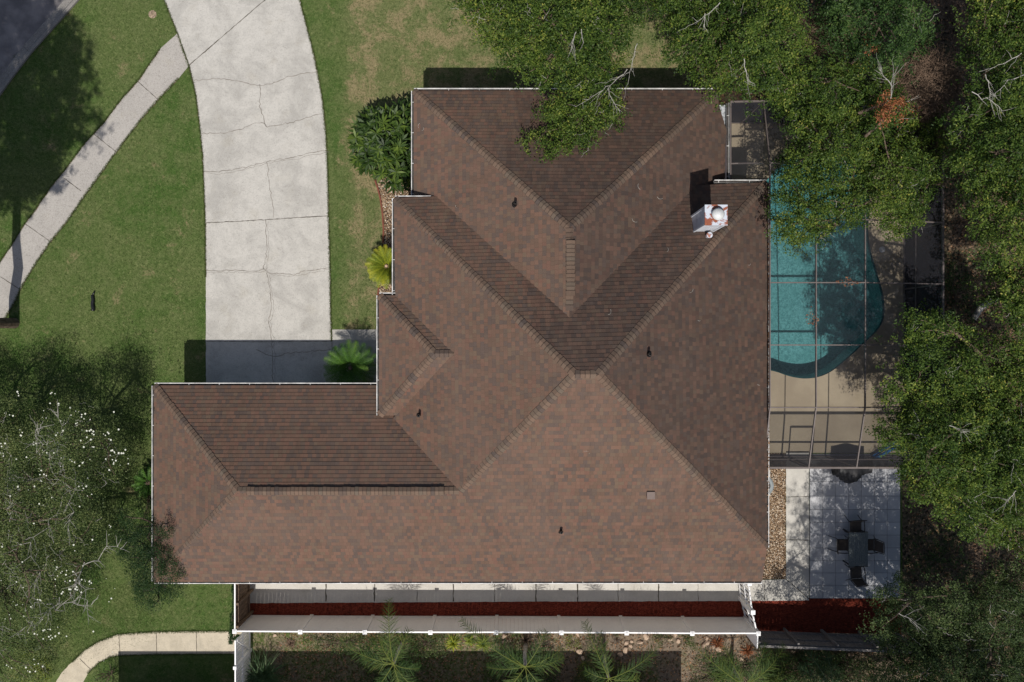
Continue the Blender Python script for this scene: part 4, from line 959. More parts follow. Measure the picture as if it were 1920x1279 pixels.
# cycads: stiff rosettes
def cycad(px, py, zc, Lf, mat, label, seed, n=46, crown=True, dead=True):
    rnd = random.Random(seed); c = W(px, py, zc); root = empty('cycad', (c.x, c.y, 0), label, 'sago palm'); VV = []; TT = []; rk = MB()
    for i in range(n):
        a = i*2.399; f = i/n; el = 1.15 - 1.25*f**.8; L = Lf*rnd.uniform(.85, 1.08); h = Vector((math.cos(a), math.sin(a), 0)); tone = rnd.random(); pts = []
        for k in range(9):
            t_ = k/8; e = el - .9*t_*t_; prev = pts[-1] if pts else c+h*.06; pts.append(prev + (h*math.cos(e)+Vector((0,0,math.sin(e))))*(L/8 if k else 0))
        rk.tube(pts, [.012*(1-.7*k/8) for k in range(9)], 4, tint=.6)
        sd = Vector((-h.y, h.x, 0)); N = 34
        for j in range(N):
            t_ = .12+.88*j/N; q = t_*8; i0 = min(7, int(q)); p = pts[i0].lerp(pts[i0+1], q-i0); dr = (pts[i0+1]-pts[i0]).normalized(); l = .17*Lf/.75*math.sin(math.pi*min(1, t_*.85+.12))**.6
            for s_ in (-1, 1):
                d = (sd*s_*.75 + dr*.6 + Vector((0,0,.25))).normalized(); w = dr*.009; e = p+d*l
                VV += [p-w, p+w, e+w*.2, e-w*.2]; TT.append(min(1, max(0, .25+.6*tone*t_+rnd.gauss(0,.12))))
    np_mesh('frond', np.array([tuple(v) for v in VV]), 4, mat, root, np.array(TT)); rk.build('midrib', mat, root, merge=False)
    tr = MB(); tr.lathe((c.x, c.y, 0), [(.16, 0), (.15, zc*.5), (.13, zc), (.06, zc+.06), (0, zc+.07)], 12); tr.build('trunk', M['bark'], root)
    if crown: m = MB(); m.lathe((c.x, c.y, zc+.06), [(.055, 0), (.05, .06), (0, .09)], 10); m.build('cone', flat('cycad_cone', (.55, .38, .25), .8), root)
cycad(725, 499, .95, .80, M['sagoy'], 'yellow green sago palm in the gravel bed beside the house', 1, n=52)
cycad(657, 690, 1.25, 1.05, M['sagog'], 'dark green sago palm in the shade beside the driveway', 2, n=44, crown=False)
cycad(278, 905, .6, .6, M['sagog'], 'small sago palm in the shade against the left house wall', 3, n=24, crown=False)

# feather palms below the fence
def frond(VV, TT, rk, c, az, L, el0, droop, rnd, leaf=.36, dens=46, tone=.5, hang=.35):
    h = Vector((math.cos(az), math.sin(az), 0)); pts = [Vector(c)]; n = 12
    for k in range(n):
        t_ = (k+1)/n; e = el0 - droop*t_; pts.append(pts[-1] + (h*math.cos(e)+Vector((0,0,math.sin(e))))*(L/n))
    rk.tube(pts, [.016*(1-.75*k/n) for k in range(n+1)], 5, tint=.9)
    sd = Vector((-h.y, h.x, 0))
    for j in range(dens):
        t_ = .15+.85*j/dens; q = t_*n; i0 = min(n-1, int(q)); p = pts[i0].lerp(pts[i0+1], q-i0); dr = (pts[i0+1]-pts[i0]).normalized(); l = leaf*math.sin(math.pi*min(.95, t_*.78+.13))**.8*rnd.uniform(.7, 1.25)
        for s_ in (-1, 1):
            d = (sd*s_*rnd.uniform(.5, 1.0) + dr*rnd.uniform(.4, .95) + Vector((0,0,rnd.gauss(0,.35)))).normalized(); w = dr*.009; m1 = p+d*l*.55; e = m1+(d+Vector((0,0,-hang))).normalized()*l*.45
            VV += [p-w, p+w, m1+w, m1-w, m1-w, m1+w, e+w*.1, e-w*.1]; tt = min(1, max(0, tone+rnd.gauss(0,.18))); TT += [tt, tt]
def palm(px, py, zc, fr, mat, label, seed, zb=0):
    rnd = random.Random(seed); c = W(px, py, zc); root = empty('feather_palm', (c.x, c.y, 0), label, 'palm'); VV = []; TT = []; rk = MB()
    for (tx, ty, tz) in fr:
        e = W(tx, ty, tz); d = e-c; az = math.atan2(d.y, d.x)+rnd.gauss(0,.22); hd = math.hypot(d.x, d.y); L = (hd*1.18+.15)*(rnd.uniform(.62, 1.05) if ty > 1215 else 1.0); el0 = .75 if tz > zc-.3 else .35; dr = 1.5 if tz > zc-.3 else 1.2
        frond(VV, TT, rk, c, az, L, el0, dr, rnd, leaf=min(.46, L*.36), dens=int(22+11*L), tone=rnd.uniform(.05, .5))
    np_mesh('frond', np.array([tuple(v) for v in VV]), 4, mat, root, np.array(TT)); rk.build('midrib', mat, root, merge=False)
    tr = MB(); tr.tube([(c.x+.05, c.y, 0), (c.x, c.y, zc*.5), (c.x, c.y, zc)], [.09, .075, .05], 9); tr.build('trunk', M['palebark'], root, smooth=True)
palm(738, 1245, 2.4, [(756,1150,2.9),(648,1205,2.0),(680,1250,1.9),(700,1290,1.8),(738,1300,1.8),(785,1295,1.8),(805,1250,2.2),(775,1205,2.6),(715,1205,2.5)], M['palm'], 'feather palm crossing the white fence with one upright frond, third panel', 1)
palm(985, 1250, 2.3, [(928,1140,2.9),(960,1190,2.6),(1035,1205,2.3),(1010,1195,2.6),(900,1270,1.8),(930,1300,1.8),(985,1310,1.8),(1030,1290,1.9),(1045,1240,2.2),(950,1225,2.3)], M['palm'], 'feather palm leaning its brown tipped frond over the middle of the fence', 2)
palm(1142, 1272, 2.3, [(1105,1185,2.6),(1150,1200,2.4),(1080,1250,2.2),(1090,1300,1.9),(1225,1215,2.3),(1200,1260,2.1),(1180,1300,1.9),(1140,1320,1.9)], M['palm'], 'feather palm with a bright frond pointing up between the tan rocks', 3)
palm(1395, 1285, 1.9, [(1308,1215,1.9),(1340,1240,1.9),(1370,1220,2.1),(1420,1215,2.1),(1460,1225,2.0),(1490,1240,1.9),(1480,1290,1.8),(1340,1300,1.7)], M['palm'], 'low grassy feather palm near the right end of the fence', 4)
palm(1560, 1290, 1.5, [(1500,1240,1.4),(1520,1215,1.4),(1550,1225,1.5),(1590,1250,1.4)], M['palmg'], 'low dark palm below the wooden fence', 6)
# tufted bed plants
def tuft(px, py, r, mat, label, seed, n=70, name='strap_leaf_plant', wd=.012, spread=.0):
    rnd = random.Random(seed); c0 = W(px, py, 0); c = c0; root = empty(name, c, label, 'garden plant'); VV = []; TT = []
    for i in range(n):
        c = c0+Vector((rnd.gauss(0, spread), rnd.gauss(0, spread), spread*rnd.random()*2)); a = rnd.uniform(0, 6.3); el = rnd.uniform(.15, 1.3); L = r*rnd.uniform(.5, 1.2); h = Vector((math.cos(a), math.sin(a), 0)); s_ = Vector((-h.y, h.x, 0))*wd
        m1 = c+(h*math.cos(el)+Vector((0,0,math.sin(el))))*L*.6; e = m1+(h*math.cos(el-.9)+Vector((0,0,math.sin(el-.9))))*L*.4; VV += [c-s_, c+s_, m1+s_, m1-s_, m1-s_, m1+s_, e, e-s_*.1]; t_ = min(1, max(0, rnd.gauss(.5,.2))); TT += [t_, t_]
    np_mesh('leaf', np.array([tuple(v) for v in VV]), 4, mat, root, np.array(TT))
tuft(850, 1204, .42, M['sagoy'], 'yellow green strap leaved clump just left of the fence post cap', 1, 110); tuft(906, 1205, .45, M['lime'], 'yellow green strap leaved clump beside the leaning palm', 2, 110); tuft(880, 1200, .3, M['lime'], 'smaller lime clump between two larger strap leaved clumps', 3, 70)
tuft(498, 1262, 1.15, M['palmg'], 'shaded fountain of narrow green blades by the white gate', 11, 420, 'fountain_grass', .009, .16); tuft(1452, 1268, 1.0, M['palm'], 'grassy clump of long narrow blades below the wooden fence corner', 12, 320, 'fountain_grass', .009, .22); tuft(1350, 1262, .8, M['palm'], 'grassy clump left of the longer bladed clump near the bottom edge', 13, 160, 'fountain_grass', .009, .15)
tuft(985, 1200, .4, M['brushm'], 'dry brown strap leaved clump right of the leaning palm frond', 4, 90); tuft(1345, 1205, .35, M['dead'], 'reddish clump among rocks near the right end of the fence', 5, 60); tuft(545, 1205, .3, M['brushm'], 'dry twiggy clump against the first fence panel', 6, 60); tuft(1400, 1220, .35, M['dead'], 'reddish brown clump below the fence end post', 7, 60)

# ------------------------------------------------------------------ white vinyl fence
ZF = 1.83
def vinyl_fence():
    tops = [(440,1184),(563,1185),(684,1185.5),(807,1186),(930,1186),(1052.5,1186.5),(1175,1187),(1298,1188),(1422,1188)]
    P = [W(x, y, ZF) for x, y in tops]; root = empty('vinyl_fence', (P[4].x, P[4].y, 0), 'long white vinyl privacy fence beyond the red mulch strip', 'fence')
    for p in P:
        m = MB(); m.box((p.x-.063, p.y-.063, 0), (p.x+.063, p.y+.063, ZF-.02)); po = m.build('post', M['vinyl'], root)
        c = MB(); c.box((p.x-.08, p.y-.08, ZF-.02), (p.x+.08, p.y+.08, ZF+.02)); v = Vector((p.x, p.y, ZF+.055)); q = [Vector((p.x+a*.07, p.y+b*.07, ZF+.02)) for a, b in ((-1,-1),(1,-1),(1,1),(-1,1))]
        for i in range(4): c.face([q[i], q[(i+1) % 4], v])
        c.build('post_cap', M['vinyl'], po, merge=False)
    for a, b in zip(P[:-1], P[1:]):
        d = (b-a).normalized(); m = MB(); a0 = a+d*.07; b0 = b-d*.07; zz = lambda p, z: Vector((p.x, p.y, z)); n = 15; L = (b0-a0).length
        for k in range(n):
            s_ = a0+d*(L*k/n+.002); e = a0+d*(L*(k+1)/n-.002); m.bar(zz(s_, .93), zz(e, .93), .022, 1.62)
        m.build('panel', M['vinyl'], root, merge=False)
        r = MB(); r.bar(zz(a0, ZF-.09), zz(b0, ZF-.09), .05, .14); r.build('top_rail', M['vinyl'], root); r = MB(); r.bar(zz(a0, .10), zz(b0, .10), .05, .14); r.build('bottom_rail', M['vinyl'], root)
    return P
FP = vinyl_fence()
def short_panel():
    a = W(1421,1192,ZF); b = W(1420,1216,ZF); root = empty('fence_end_panel', ((a.x+b.x)/2, (a.y+b.y)/2, 0), 'short white panel turning down from the fence end post to the wooden fence', 'fence panel'); m = MB()
    m.bar(Vector((a.x, a.y, .92)), Vector((b.x, b.y, .92)), .04, 1.8); m.build('panel', M['vinyl'], root)
short_panel()
def picket_gate():
    pts = [W(1405,1094,ZF), W(1411.5,1148,ZF), W(1419,1180,ZF)]
    root = empty('picket_gate', (pts[1].x, pts[1].y, 0), 'white picket gate between the house wall and the vinyl fence', 'gate')
    for p in pts[:2]:
        m = MB(); m.box((p.x-.065, p.y-.065, 0), (p.x+.065, p.y+.065, ZF)); m.box((p.x-.08, p.y-.08, ZF), (p.x+.08, p.y+.08, ZF+.05)); m.build('post', M['vinyl'], root)
    for a, b in zip(pts[:-1], pts[1:]):
        d = b-a; L = d.length; d.normalize(); n = max(3, int(L/.17)); g = lambda p, z: Vector((p.x, p.y, z))
        for k in range(1, n):
            p = a+d*(L*k/n); m = MB(); m.bar(g(p, .08), g(p, ZF-.04), .022, .075, up=d); m.build('picket', M['vinyl'], root)
        for z in (.25, 1.0, ZF-.15): m = MB(); m.bar(g(a, z), g(b, z), .045, .09); m.build('rail', M['vinyl'], root)
picket_gate()
def wood_gate():
    a = W(439.5,1092,ZF); b = W(440,1178,ZF); root = empty('wooden_gate', (a.x, (a.y+b.y)/2, 0), 'brown wooden gate between the roof edge and the left end of the fence', 'gate'); x = a.x+.02
    y0, y1 = b.y+.0, a.y; n = int((y1-y0)/.14); m = MB()
    for k in range(n): m.box((x-.01, y0+k*.14+.004, .05), (x+.01, y0+k*.14+.136, ZF-.03))
    m.build('board', M['brown'], root, merge=False)
    for z in (.30, 1.52): m = MB(); m.box((x+.012, y0, z-.045), (x+.05, y1, z+.045)); m.build('rail', M['brown'], root)
    for y in (y0, (y0+y1)/2, y1-.09): m = MB(); m.box((x+.052, y, .0), (x+.14, y+.09, ZF+.02)); m.build('post', M['brown'], root)
    m = MB(); m.box((x-.03, y0-.1, ZF-.03), (x+.02, y1, ZF+.0)); m.build('top_trim', M['vinyl'], root)
    r = MB(); rnd = random.Random(2); VV = []
wood_gate()
def side_gate():
    x = W(441,0,ZF).x; y1 = W(0,1203,ZF).y; y0 = W(0,1330,ZF).y; root = empty('white_gate', (x, (y0+y1)/2, 0), 'white louvred side gate with diagonal brace across the garden path', 'gate'); g = lambda y, z: Vector((x, y, z))
    ym = W(0,1252,ZF).y
    for (ya, yb, br) in ((y1, ym+.05, True), (ym-.05, y0, False)):
        for z in (.12, .95, ZF-.05): m = MB(); m.bar(g(ya, z), g(yb, z), .05, .10); m.build('rail', M['vinyl'], root)
        for y in (ya, yb): m = MB(); m.bar(g(y, .03), g(y, ZF), .06, .06); m.build('stile', M['vinyl'], root)
        n = int(abs(yb-ya)/.13)
        for k in range(1, n): y = ya+(yb-ya)*k/n; m = MB(); m.bar(g(y, .17), g(y, ZF-.10), .02, .10, up=Vector((0,1,0))); m.build('slat', M['vinyl'], root)
        if br: m = MB(); m.bar(g(ya, ZF-.1)+Vector((.05,0,0)), g(yb, .15)+Vector((.05,0,0)), .03, .07); m.build('brace', M['vinyl'], root)
    m = MB(); m.box((x-.06, ym-.06, 0), (x+.06, ym+.06, ZF+.06)); m.build('post', M['vinyl'], root)
side_gate()
def vine_edge():
    # dark creeper on the fence line above the lawn edge
    rng = np.random.default_rng(5); V0 = []
    for (x0, y0, x1, y1, n, z0, z1, w) in ((437,1095,436,1112,260,1.2,1.85,2.5), (436,1150,432,1208,900,.4,1.7,4), (437,1112,436,1150,160,1.2,1.7,1.5), (448,1190,438,1200,250,.5,1.5,4)):
        for i in range(n):
            f = rng.random(); z = rng.uniform(z0, z1); V0.append(np.array(W(x0+(x1-x0)*f+rng.normal()*w*.5, y0+(y1-y0)*f, z)))
    V0 = np.array(V0); base = Vector((V0[:,0].mean(), V0[:,1].mean(), 0)); root = empty('creeper', base, 'dark creeper climbing the outer side of the brown wooden gate', 'climbing plant')
    vv, tt = leaves(V0, rng, .07, rng.random(len(V0))*.35); np_mesh('foliage', vv, 4, M['oakd'], root, tt)
    m = MB(); m.tube([W(437,1205,0), W(434,1180,1.0), W(436,1150,1.6)], .02, 6); m.build('stem', M['bark'], root)
vine_edge()
def wood_fence():
    a = W(1424,1211,1.75); b = W(1650,1220,1.75); b2 = W(1720,1223,1.75); root = empty('wooden_fence', ((a.x+b.x)/2, a.y, 0), 'weathered grey wooden fence right of the white fence end', 'fence'); g = lambda p, z: Vector((p.x, p.y, z))
    d = (b2-a); L = d.length; d.normalize(); n = int(L/.145); nn = Vector((-d.y, d.x, 0)); m = MB(); rnd = random.Random(4)
    for k in range(n): p = a+d*(k*.145+.0725); m.bar(g(p, .05), g(p, 1.75+rnd.uniform(-.015,.01)), .02, .137, up=d)
    m.build('board', M['greywood'], root, merge=False)
    for z in (.3, 1.0, 1.6): m = MB(); m.bar(g(a, z)+nn*.035, g(b2, z)+nn*.035, .045, .09); m.build('rail', M['greywood'], root)
    for k in range(5): p = a+d*(L*k/4); m = MB(); m.bar(g(p, 0)+nn*.10, g(p, 1.72)+nn*.10, .09, .09); m.build('post', M['greywood'], root)
    m = MB(); m.bar(g(a, 1.775), g(b2, 1.775), .09, .03); m.build('cap_rail', M['greywood'], root)
wood_fence()

# ------------------------------------------------------------------ rocks
def rocks():
    spots = [(1175,1206,5),(1185,1203,4),(1200,1204,5),(1211,1194,6),(1173,1220,6),(1087,1223,7),(1164,1228,5),(1093,1234,5),(1258,1199,5),(1266,1191,5),(1271,1203,5),(1325,1198,5),(1323,1208,7),(1338,1213,5),(1347,1219,6),(1376,1233,3),(1390,1235,5),(1083,1190,4),(945,1193,5),(983,1222,3),(1182,1211,4),(1237,1204,3),(1448,1272,5),(1462,1275,5),(1474,1268,5),(515,1192,4)]
    proto = None
    for i, (px, py, r) in enumerate(spots):
        rnd = random.Random(i+50); me = bpy.data.meshes.new('garden_rock'); bm = bmesh.new(); bmesh.ops.create_icosphere(bm, subdivisions=2, radius=1)
        ax = [rnd.uniform(.75, 1.25), rnd.uniform(.65, 1.0), rnd.uniform(.5, .75)]; cuts = [(Vector((rnd.gauss(0,1), rnd.gauss(0,1), rnd.gauss(0,1))).normalized(), rnd.uniform(.55,.8)) for _ in range(9)]
        for v in bm.verts:
            for n_, d_ in cuts:
                k = v.co.dot(n_)
                if k > d_: v.co -= n_*(k-d_)
            v.co.x *= ax[0]; v.co.y *= ax[1]; v.co.z *= ax[2]
        s_ = r*K*1.15; bmesh.ops.scale(bm, vec=(s_, s_, s_), verts=bm.verts); bm.to_mesh(me); bm.free(); o = link('garden_rock', me, M['rock']); p = W(px, py, s_*.4); o.location = (p.x, p.y, s_*.35); o.rotation_euler = (0, 0, rnd.uniform(0, 6))
        where = ('in the heap left of the small green clumps' if 1155 < px < 1222 else 'between the two low green clumps' if 1222 <= px < 1300 else 'in the cluster near the right end of the white fence' if 1300 <= px < 1440 and py < 1226 else 'at the bottom edge below the wooden fence' if px > 1430 else 'beside the bright green weed' if 1070 < px < 1155 else 'by the small pale pair near the reddish clump' if px > 1300 else 'alone by the trunk of the leaning palm' if px > 900 else 'alone below the first fence panel')
        tag(o, 'tan garden rock ' + where, 'rock', 'tan rocks ' + where)
rocks()

# ------------------------------------------------------------------ pebbles, debris, litter (uncountable)
def scatter(name, label, cat, poly, n, size, mat, seed, z=0.0, hz=.0, flatk=.6):
    rnd = random.Random(seed); m = MB(); xs = [p[0] for p in poly]; ys = [p[1] for p in poly]
    for i in range(n):
        for _ in range(30):
            p = (rnd.uniform(min(xs), max(xs)), rnd.uniform(min(ys), max(ys)))
            if pin(p, poly): break
        s_ = size*rnd.uniform(.5, 1.3); zz = z+rnd.uniform(0, hz); c = W(p[0], p[1], zz)+Vector((0,0,s_*.3)); a = rnd.uniform(0, 6.3); u = Vector((math.cos(a), math.sin(a), rnd.gauss(0,.2)))*s_; v = Vector((-math.sin(a), math.cos(a), rnd.gauss(0,.2)))*s_*rnd.uniform(.5,.9); h = Vector((0,0,s_*flatk))
        t_ = rnd.random(); q = [c+u, c+v, c-u, c-v]
        for k in range(4): m.face([q[k], q[(k+1) % 4], c+h], tint=t_)
    o = m.build(name, mat, merge=False); tag(o, label, cat, kind='stuff'); return o
pebm = m_leaf('pebble_stones', [(0, (.14, .08, .045)), (.35, (.30, .19, .11)), (.7, (.46, .34, .22)), (1, (.75, .66, .54))], 0, .6, .3)
litm = m_leaf('fallen_leaves', [(0, (.07, .04, .025)), (.5, (.20, .11, .06)), (1, (.42, .25, .14))], 0, .8, .1)
scatter('pebbles', 'tan river pebbles beside the house near the patio', 'pebbles', [(1425,860),(1473,860),(1473,1084),(1425,1086)], 4200, .028, pebm, 1, .014)
scatter('pebbles', 'pale tan pebbles in the front bed around the yellow sago palm', 'pebbles', [(800,330),(720,330),(706,342),(714,362),(718,395),(720,430),(718,470),(714,500),(711,530),(710,553),(800,575)], 5200, .028, pebm, 2, .014)
scatter('fallen_leaves', 'fallen leaves lying in the gutter along the pool side roof edge', 'leaf litter', [(1439,350),(1442.5,350),(1442.5,1020),(1439,1020)], 900, .022, litm, 3, 3.46, .03)
scatter('fallen_leaves', 'orange leaves caught on the screen roof over the pool', 'leaf litter', [(1521,570),(1526,590),(1536,600),(1530,612),(1516,608),(1508,600)], 60, .022, M['dead'], 4, 3.82, .04)
scatter('fallen_leaves', 'brown leaves on the screen roof beam near the pool middle', 'leaf litter', [(1566,528),(1583,521),(1592,517),(1598,526),(1618,529),(1590,538),(1570,533)], 75, .022, M['dead'], 5, 3.82, .03)
scatter('woodland_litter', 'leaf litter covering the shaded woodland floor on the right', 'leaf litter', [(1700,-60),(2000,-60),(2000,1340),(1700,1340)], 9000, .045, litm, 6, .01)
scatter('bed_litter', 'dry leaf litter on the soil below the white fence', 'leaf litter', [(520,1178),(1440,1178),(1640,1200),(1640,1300),(520,1300)], 5500, .035, litm, 7, .008)
scatter('bush_litter', 'leaf litter beside the north east roof corner', 'leaf litter', [(1340,-40),(1690,-40),(1690,200),(1340,210)], 3000, .045, litm, 8, .01)
# real grass blades over the lawn in view
def blades():
    rng = np.random.default_rng(3); n = 150000; out = []
    regs = [([(-20,150),(150,-20),(300,-20),(352,122),(333,62),(262,148),(160,268),(62,400),(0,492),(-20,520)], 1.0), ([(354,126),(386,420),(386,720),(289,720),(289,1200),(-20,1300),(-20,620),(38,543),(150,380),(297,187)], 1.0), ([(563,0),(1330,-20),(1300,200),(776,205),(776,340),(704,345),(716,430),(709,560),(709,616),(622,616),(616,400),(598,150)], 1.0), ([(100,1100),(436,1090),(436,1183),(220,1188),(130,1245),(60,1300)], 1.0), ([(470,1190),(640,1190),(640,1240),(470,1290)], 1.0)]
    A = []
    for poly, _ in regs:
        a = 0
        for i in range(len(poly)): x0, y0 = poly[i]; x1, y1 = poly[(i+1) % len(poly)]; a += x0*y1-x1*y0
        A.append(abs(a)/2)
    for (poly, _), a in zip(regs, A):
        k = int(n*a/sum(A)); P = np.array(poly, float); x = rng.uniform(P[:,0].min(), P[:,0].max(), k*3); y = rng.uniform(P[:,1].min(), P[:,1].max(), k*3)
        c = np.zeros(len(x), bool); j = len(P)-1
        for i in range(len(P)):
            yi, yj, xi, xj = P[i,1], P[j,1], P[i,0], P[j,0]
            if yi != yj:
                cond = ((yi > y) != (yj > y)) & (x < (xj-xi)*(y-yi)/(yj-yi)+xi); c ^= cond
            j = i
        x = x[c][:k]; y = y[c][:k]; out.append(np.stack([(x-CX)*K, -(y-CY)*K, np.zeros(len(x))], 1))
    for line in (DL[1:-1], DR[1:-2], SU[1:-1], SL[1:-1], [(435,1184),(370,1184),(290,1185),(220,1190),(185,1203),(160,1218),(135,1242)], [(165,1262),(185,1243),(205,1233),(222,1229),(290,1227),(435,1226)]):
        L_ = np.array(line, float)
        for i in range(len(L_)-1):
            d_ = np.linalg.norm(L_[i+1]-L_[i]); m_ = int(d_*9); f_ = rng.random(m_)[:, None]; p_ = L_[i]+(L_[i+1]-L_[i])*f_
            nrm2 = np.array([-(L_[i+1]-L_[i])[1], (L_[i+1]-L_[i])[0]])/d_; p_ = p_ + nrm2*(rng.normal(size=(m_, 1))*1.1); out.append(np.stack([(p_[:, 0]-CX)*K, -(p_[:, 1]-CY)*K, np.full(m_, .012)], 1))
    B = np.vstack(out); k = len(B); a = rng.uniform(0, 6.283, k); L = rng.uniform(.035, .075, k); d = np.stack([np.cos(a), np.sin(a), rng.uniform(.5, 1.6, k)], 1); d /= np.linalg.norm(d, axis=1, keepdims=True); s_ = np.stack([-np.sin(a), np.cos(a), np.zeros(k)], 1)*.006
    q = np.stack([B-s_, B+s_, B+d*L[:,None]], 1).reshape(-1, 3)
    o = np_mesh('grass_blades', q, 3, M['turf'], None, np.clip(rng.normal(.45,.25,k), 0, 1)); tag(o, 'short mown lawn grass blades around the driveway and the house', 'grass', kind='stuff')
blades()

# ------------------------------------------------------------------ patio furniture
def table_set():
    c = W(1609.5,1030,.72); t = empty('patio_table', (c.x, c.y, .03), 'rectangular grey slatted outdoor table on the tiled patio', 'table')
    w, l = .74, 1.36; m = MB(); n = 9
    for k in range(n): m.box((c.x-w/2+w*k/n+.003, c.y-l/2+.03, .70), (c.x-w/2+w*(k+1)/n-.003, c.y+l/2-.03, .725))
    m.build('tabletop', M['tabletop'], t, merge=False); m = MB()
    for s_ in (-1, 1): m.box((c.x-w/2, c.y+s_*(l/2-.015)-.015, .685), (c.x+w/2, c.y+s_*(l/2-.015)+.015, .722)); 
    m.build('frame', M['chairm'], t, merge=False)
    for sx in (-1, 1):
        for sy in (-1, 1): m = MB(); m.bar((c.x+sx*(w/2-.05), c.y+sy*(l/2-.06), .03), (c.x+sx*(w/2-.05), c.y+sy*(l/2-.06), .70), .045, .045); m.build('leg', M['chairm'], t)
    return c
TC = table_set()
def chair():
    r = empty('patio_chair', (0,0,.03), 'x', 'chair'); M_ = M['chairm']
    m = MB(); m.box((-.22,-.22,.40), (.22,.22,.42)); m.build('seat', M['sling'], r, local=True, bevel=.008)
    m = MB(); m.face([(-.22,-.23,.44), (.22,-.23,.44), (.20,-.36,.92), (-.20,-.36,.92)]); m.face([(-.22,-.245,.44), (-.20,-.375,.92), (.20,-.375,.92), (.22,-.245,.44)]); m.build('backrest', M['sling'], r, local=True)
    for s_ in (-1, 1):
        m = MB(); m.tube([(s_*.26,.24,0), (s_*.26,.22,.62)], .014, 8); m.build('leg', M_, r, local=True); m = MB(); m.tube([(s_*.26,-.40,0), (s_*.26,-.24,.42), (s_*.23,-.38,.94)], .014, 8); m.build('leg', M_, r, local=True)
        m = MB(); m.tube([(s_*.26,.24,.62), (s_*.27,.0,.64), (s_*.26,-.29,.61)], .019, 8); m.build('armrest', M_, r, local=True)
    m = MB(); m.tube([(-.23,-.38,.94), (0,-.40,.95), (.23,-.38,.94)], .014, 8); m.tube([(-.26,.20,.40), (.26,.20,.40)], .011, 6); m.tube([(-.26,-.22,.40), (.26,-.22,.40)], .011, 6); m.build('frame', M_, r, local=True, merge=False); return r
ch0 = chair()
def dup(o, parent=None):
    c = o.copy(); COL.objects.link(c); c.parent = parent
    for k in list(o.children): dup(k, c)
    return c
seats = [((0, .78), 180, 'brown sling patio chair at the end of the table nearest the covered grill'), ((0.02, -.98), 4, 'brown sling patio chair at the end of the table nearest the mulch'), ((-.50, .10), -90, 'brown sling patio chair on the house side of the table'), ((.50, .10), 90, 'brown sling patio chair on the woodland side of the table')]
kids = list(ch0.children)
for i, ((dx, dy), ang, lab) in enumerate(seats):
    o = ch0 if i == 0 else dup(ch0)
    o.location = (TC.x+dx, TC.y+dy, .03); o.rotation_euler = (0, 0, R(ang)); tag(o, lab, 'chair', 'brown sling chairs around the patio table')

# covered grill against the enclosure
def grill():
    c = W(1602,876,.6); root = empty('covered_grill', (c.x, c.y, .03), 'barbecue grill under a black cover against the pool enclosure', 'grill'); rnd = random.Random(3)
    prof = [(0.0, .02), (.02, .0), (.5, .02), (.9, .03), (1.05, .10), (1.12, .25)]; m = MB(); nx, nz = 26, 8; gx = []
    def out(f): return .50+.36*math.exp(-((f-.40)/.27)**2)     # cover bulges out at the middle
    def hgt(f): return .92+.22*math.exp(-((f-.45)/.28)**2)
    x0, x1 = c.x-.72, c.x+.58; yb = W(0,877,3.0).y-.06; rows = []
    for i in range(nx+1):
        f = i/nx; x = x0+(x1-x0)*f; o_ = out(f); h = hgt(f); fold = .025*math.sin(i*2.1)+rnd.gauss(0,.008); col = []
        for (oo, zz) in ((0, .12), (0, h*.9), (.08, h), (o_*.55, h*1.0+.01*math.sin(i)), (o_*.9, h*.94), (o_+.02, h*.6+fold), (o_+.05+fold, .18)):
            col.append(Vector((x, yb-oo-(fold if oo > .1 else 0), zz)))
        rows.append(col)
    for i in range(nx):
        for j in range(6): m.face([rows[i][j], rows[i][j+1], rows[i+1][j+1], rows[i+1][j]])
    m.face(rows[0]); m.face(list(reversed(rows[-1]))); o = m.build('cover', M['cover'], root, smooth=True)
    w = MB()
    for x in (x0+.2, x1-.2): w.tube([(x, yb-.1, .03+.07), (x, yb-.14, .03+.07)], .07, 12)
    w.build('wheel', M['black'], root, merge=False)
grill()
# AC condenser beside the wall
def ac():
    zt = .72; c = W(1430,911,zt); root = empty('air_conditioner', (c.x, c.y, 0), 'round cornered grey air conditioner unit half hidden below the roof edge', 'air conditioner'); m = MB(); r = .44; n = 28
    m.lathe((c.x, c.y, .03), [(r, 0), (r, zt-.06), (r-.05, zt-.03), (.30, zt-.03)], n); m.build('casing', M['acgrey'], root)
    m = MB(); m.lathe((c.x, c.y, .03), [(.30, zt-.03), (.30, zt-.15), (0, zt-.15)], n); fo = m.build('fan_opening', M['black'], root); g = MB()
    for k in range(1, 6): rr = k*.055; g.tube([(c.x+rr*math.cos(a), c.y+rr*math.sin(a), .03+zt-.02) for a in [2*math.pi*i/20 for i in range(21)]], .004, 4, cap=False)
    for k in range(6): a = k*math.pi/6; g.tube([(c.x-.3*math.cos(a), c.y-.3*math.sin(a), .03+zt-.015), (c.x+.3*math.cos(a), c.y+.3*math.sin(a), .03+zt-.015)], .004, 4)
    g.build('fan_guard', M['chairm'], root, merge=False); p = MB(); p.box((c.x-.5, c.y-.5, .015), (c.x+.5, c.y+.5, .045)); p.build('base_pad', M['side'], root)
ac()
# black tube lying on the lawn
def tube():
    a = W(174,583,.07); b = W(173.5,553,.07); root = empty('plastic_tube', ((a.x+b.x)/2, (a.y+b.y)/2, 0), 'short black plastic tube lying on the open front lawn', 'plastic tube'); m = MB(); n = 16; d = b-a
    pts = [a+d*(i/n)+Vector((.012*math.sin(i*.7), 0, 0)) for i in range(n+1)]; m.tube(pts, [(.072 if i % 2 else .062)*(1-.25*(i/n)**3) for i in range(n+1)], 14); m.build('tube_body', M['black'], root, smooth=True)
    e = W(176,549,.06); m = MB(); m.tube([b+Vector((.01,0,.0)), e, W(177,546,.05)], [.035, .03, .02], 10); m.build('nozzle', M['black'], root, smooth=True)
tube()
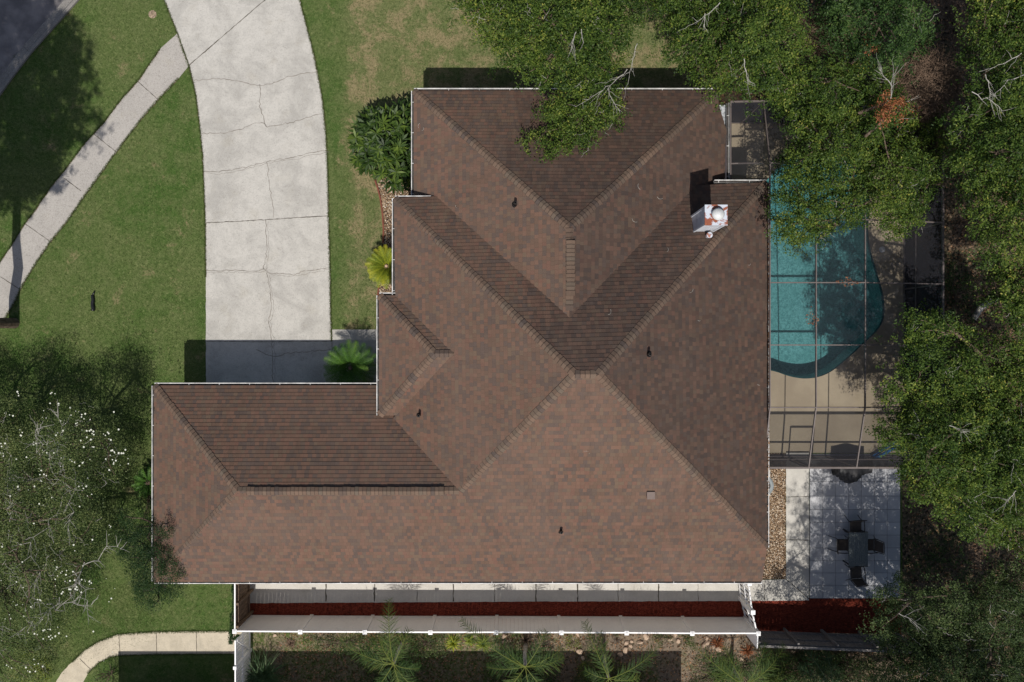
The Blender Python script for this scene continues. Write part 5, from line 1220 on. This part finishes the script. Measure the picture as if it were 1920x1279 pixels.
# irrigation cover in the verge
m = MB(); c = W(286,27,0); m.lathe((c.x, c.y, 0), [(.16, .008), (.055, .02), (.05, .03), (.035, .03), (.03, .01), (0, .01)], 18); o = m.build('irrigation_head', flat('sandy_ring', (.32, .24, .17), .95, scale=18, var=.4)); tag(o, 'small round irrigation head in a sandy ring near the top of the verge', 'sprinkler head')
# red edging curve of the front bed
m = MB(); pts = [(702,336),(708,352),(713,372),(717,400),(719,430),(718,455)]; P = [W(x, y, .04) for x, y in pts]; m.tube([p for p in P], .035, 6); pts = [(711,535),(709,548),(708,556)]; m.tube([W(x, y, .04) for x, y in pts], .035, 6); o = m.build('bed_edging', M['brick'], merge=False); tag(o, 'thin red brick edging curving along the front gravel bed', 'garden edging')
# pool toy and pool furniture seen through the screen
def noodle():
    a = W(1636,862,.25); b = W(1690,832,.25); root = empty('pool_float', a.lerp(b,.5)*1.0, 'blue foam pool float on the deck at the enclosure corner', 'pool float'); root.location.z = 0; m = MB(); m.tube([a, a.lerp(b,.5)+Vector((0,0,.03)), b], .06, 10); m.tube([a+Vector((.05,.12,-.1)), b+Vector((-.1,.1,-.1))], .05, 10); m.build('foam_bar', M['blue'], root, smooth=True, merge=False)
noodle()
m = MB(); c = W(1654,468,.02); m.lathe((c.x, c.y, .022), [(.12, 0), (.12, .008), (0, .012)], 20); o = m.build('skimmer_lid', M['white']); tag(o, 'round pale skimmer lid set in the deck beside the pool', 'skimmer lid')
# cut log curve in the right-hand woods
m = MB(); m.tube([W(1825,598,.25), W(1838,578,.3), W(1852,568,.25), W(1870,562,.15)], [.12,.12,.11,.09], 10); o = m.build('fallen_log', M['palebark'], smooth=True); tag(o, 'curved pale fallen log on the ground between the right hand oaks', 'log')

# neighbour's house just past the lower edge: only its shadow is in view
def neighbour():
    zr = 2.9; y = W(0, 1220).y - 2.9*.577; x0 = W(222, 0).x-.12; x1 = W(1277, 0).x-.12
    root = empty('neighbour_house', ((x0+x1)/2, y-5, 0), 'neighbouring house beyond the lower edge casting the long straight edged shadow', 'house'); w = MB(); w.box((x0+.4, y-9.6, 0), (x1-.4, y-.4, 2.75)); w.build('wall', M['wall'], root)
    r = MB(); a, b, c, d = [Vector(p) for p in ((x0,y,zr),(x1,y,zr),(x1,y-10,zr),(x0,y-10,zr))]; e = Vector((x0+5,y-5,zr+2.6)); f = Vector((x1-5,y-5,zr+2.6))
    for q in ([a,b,f,e],[b,c,f],[c,d,e,f],[d,a,e]): r.face(q)
    r.face([d,c,b,a]); r.build('roof', M['shingle'], root)
neighbour()
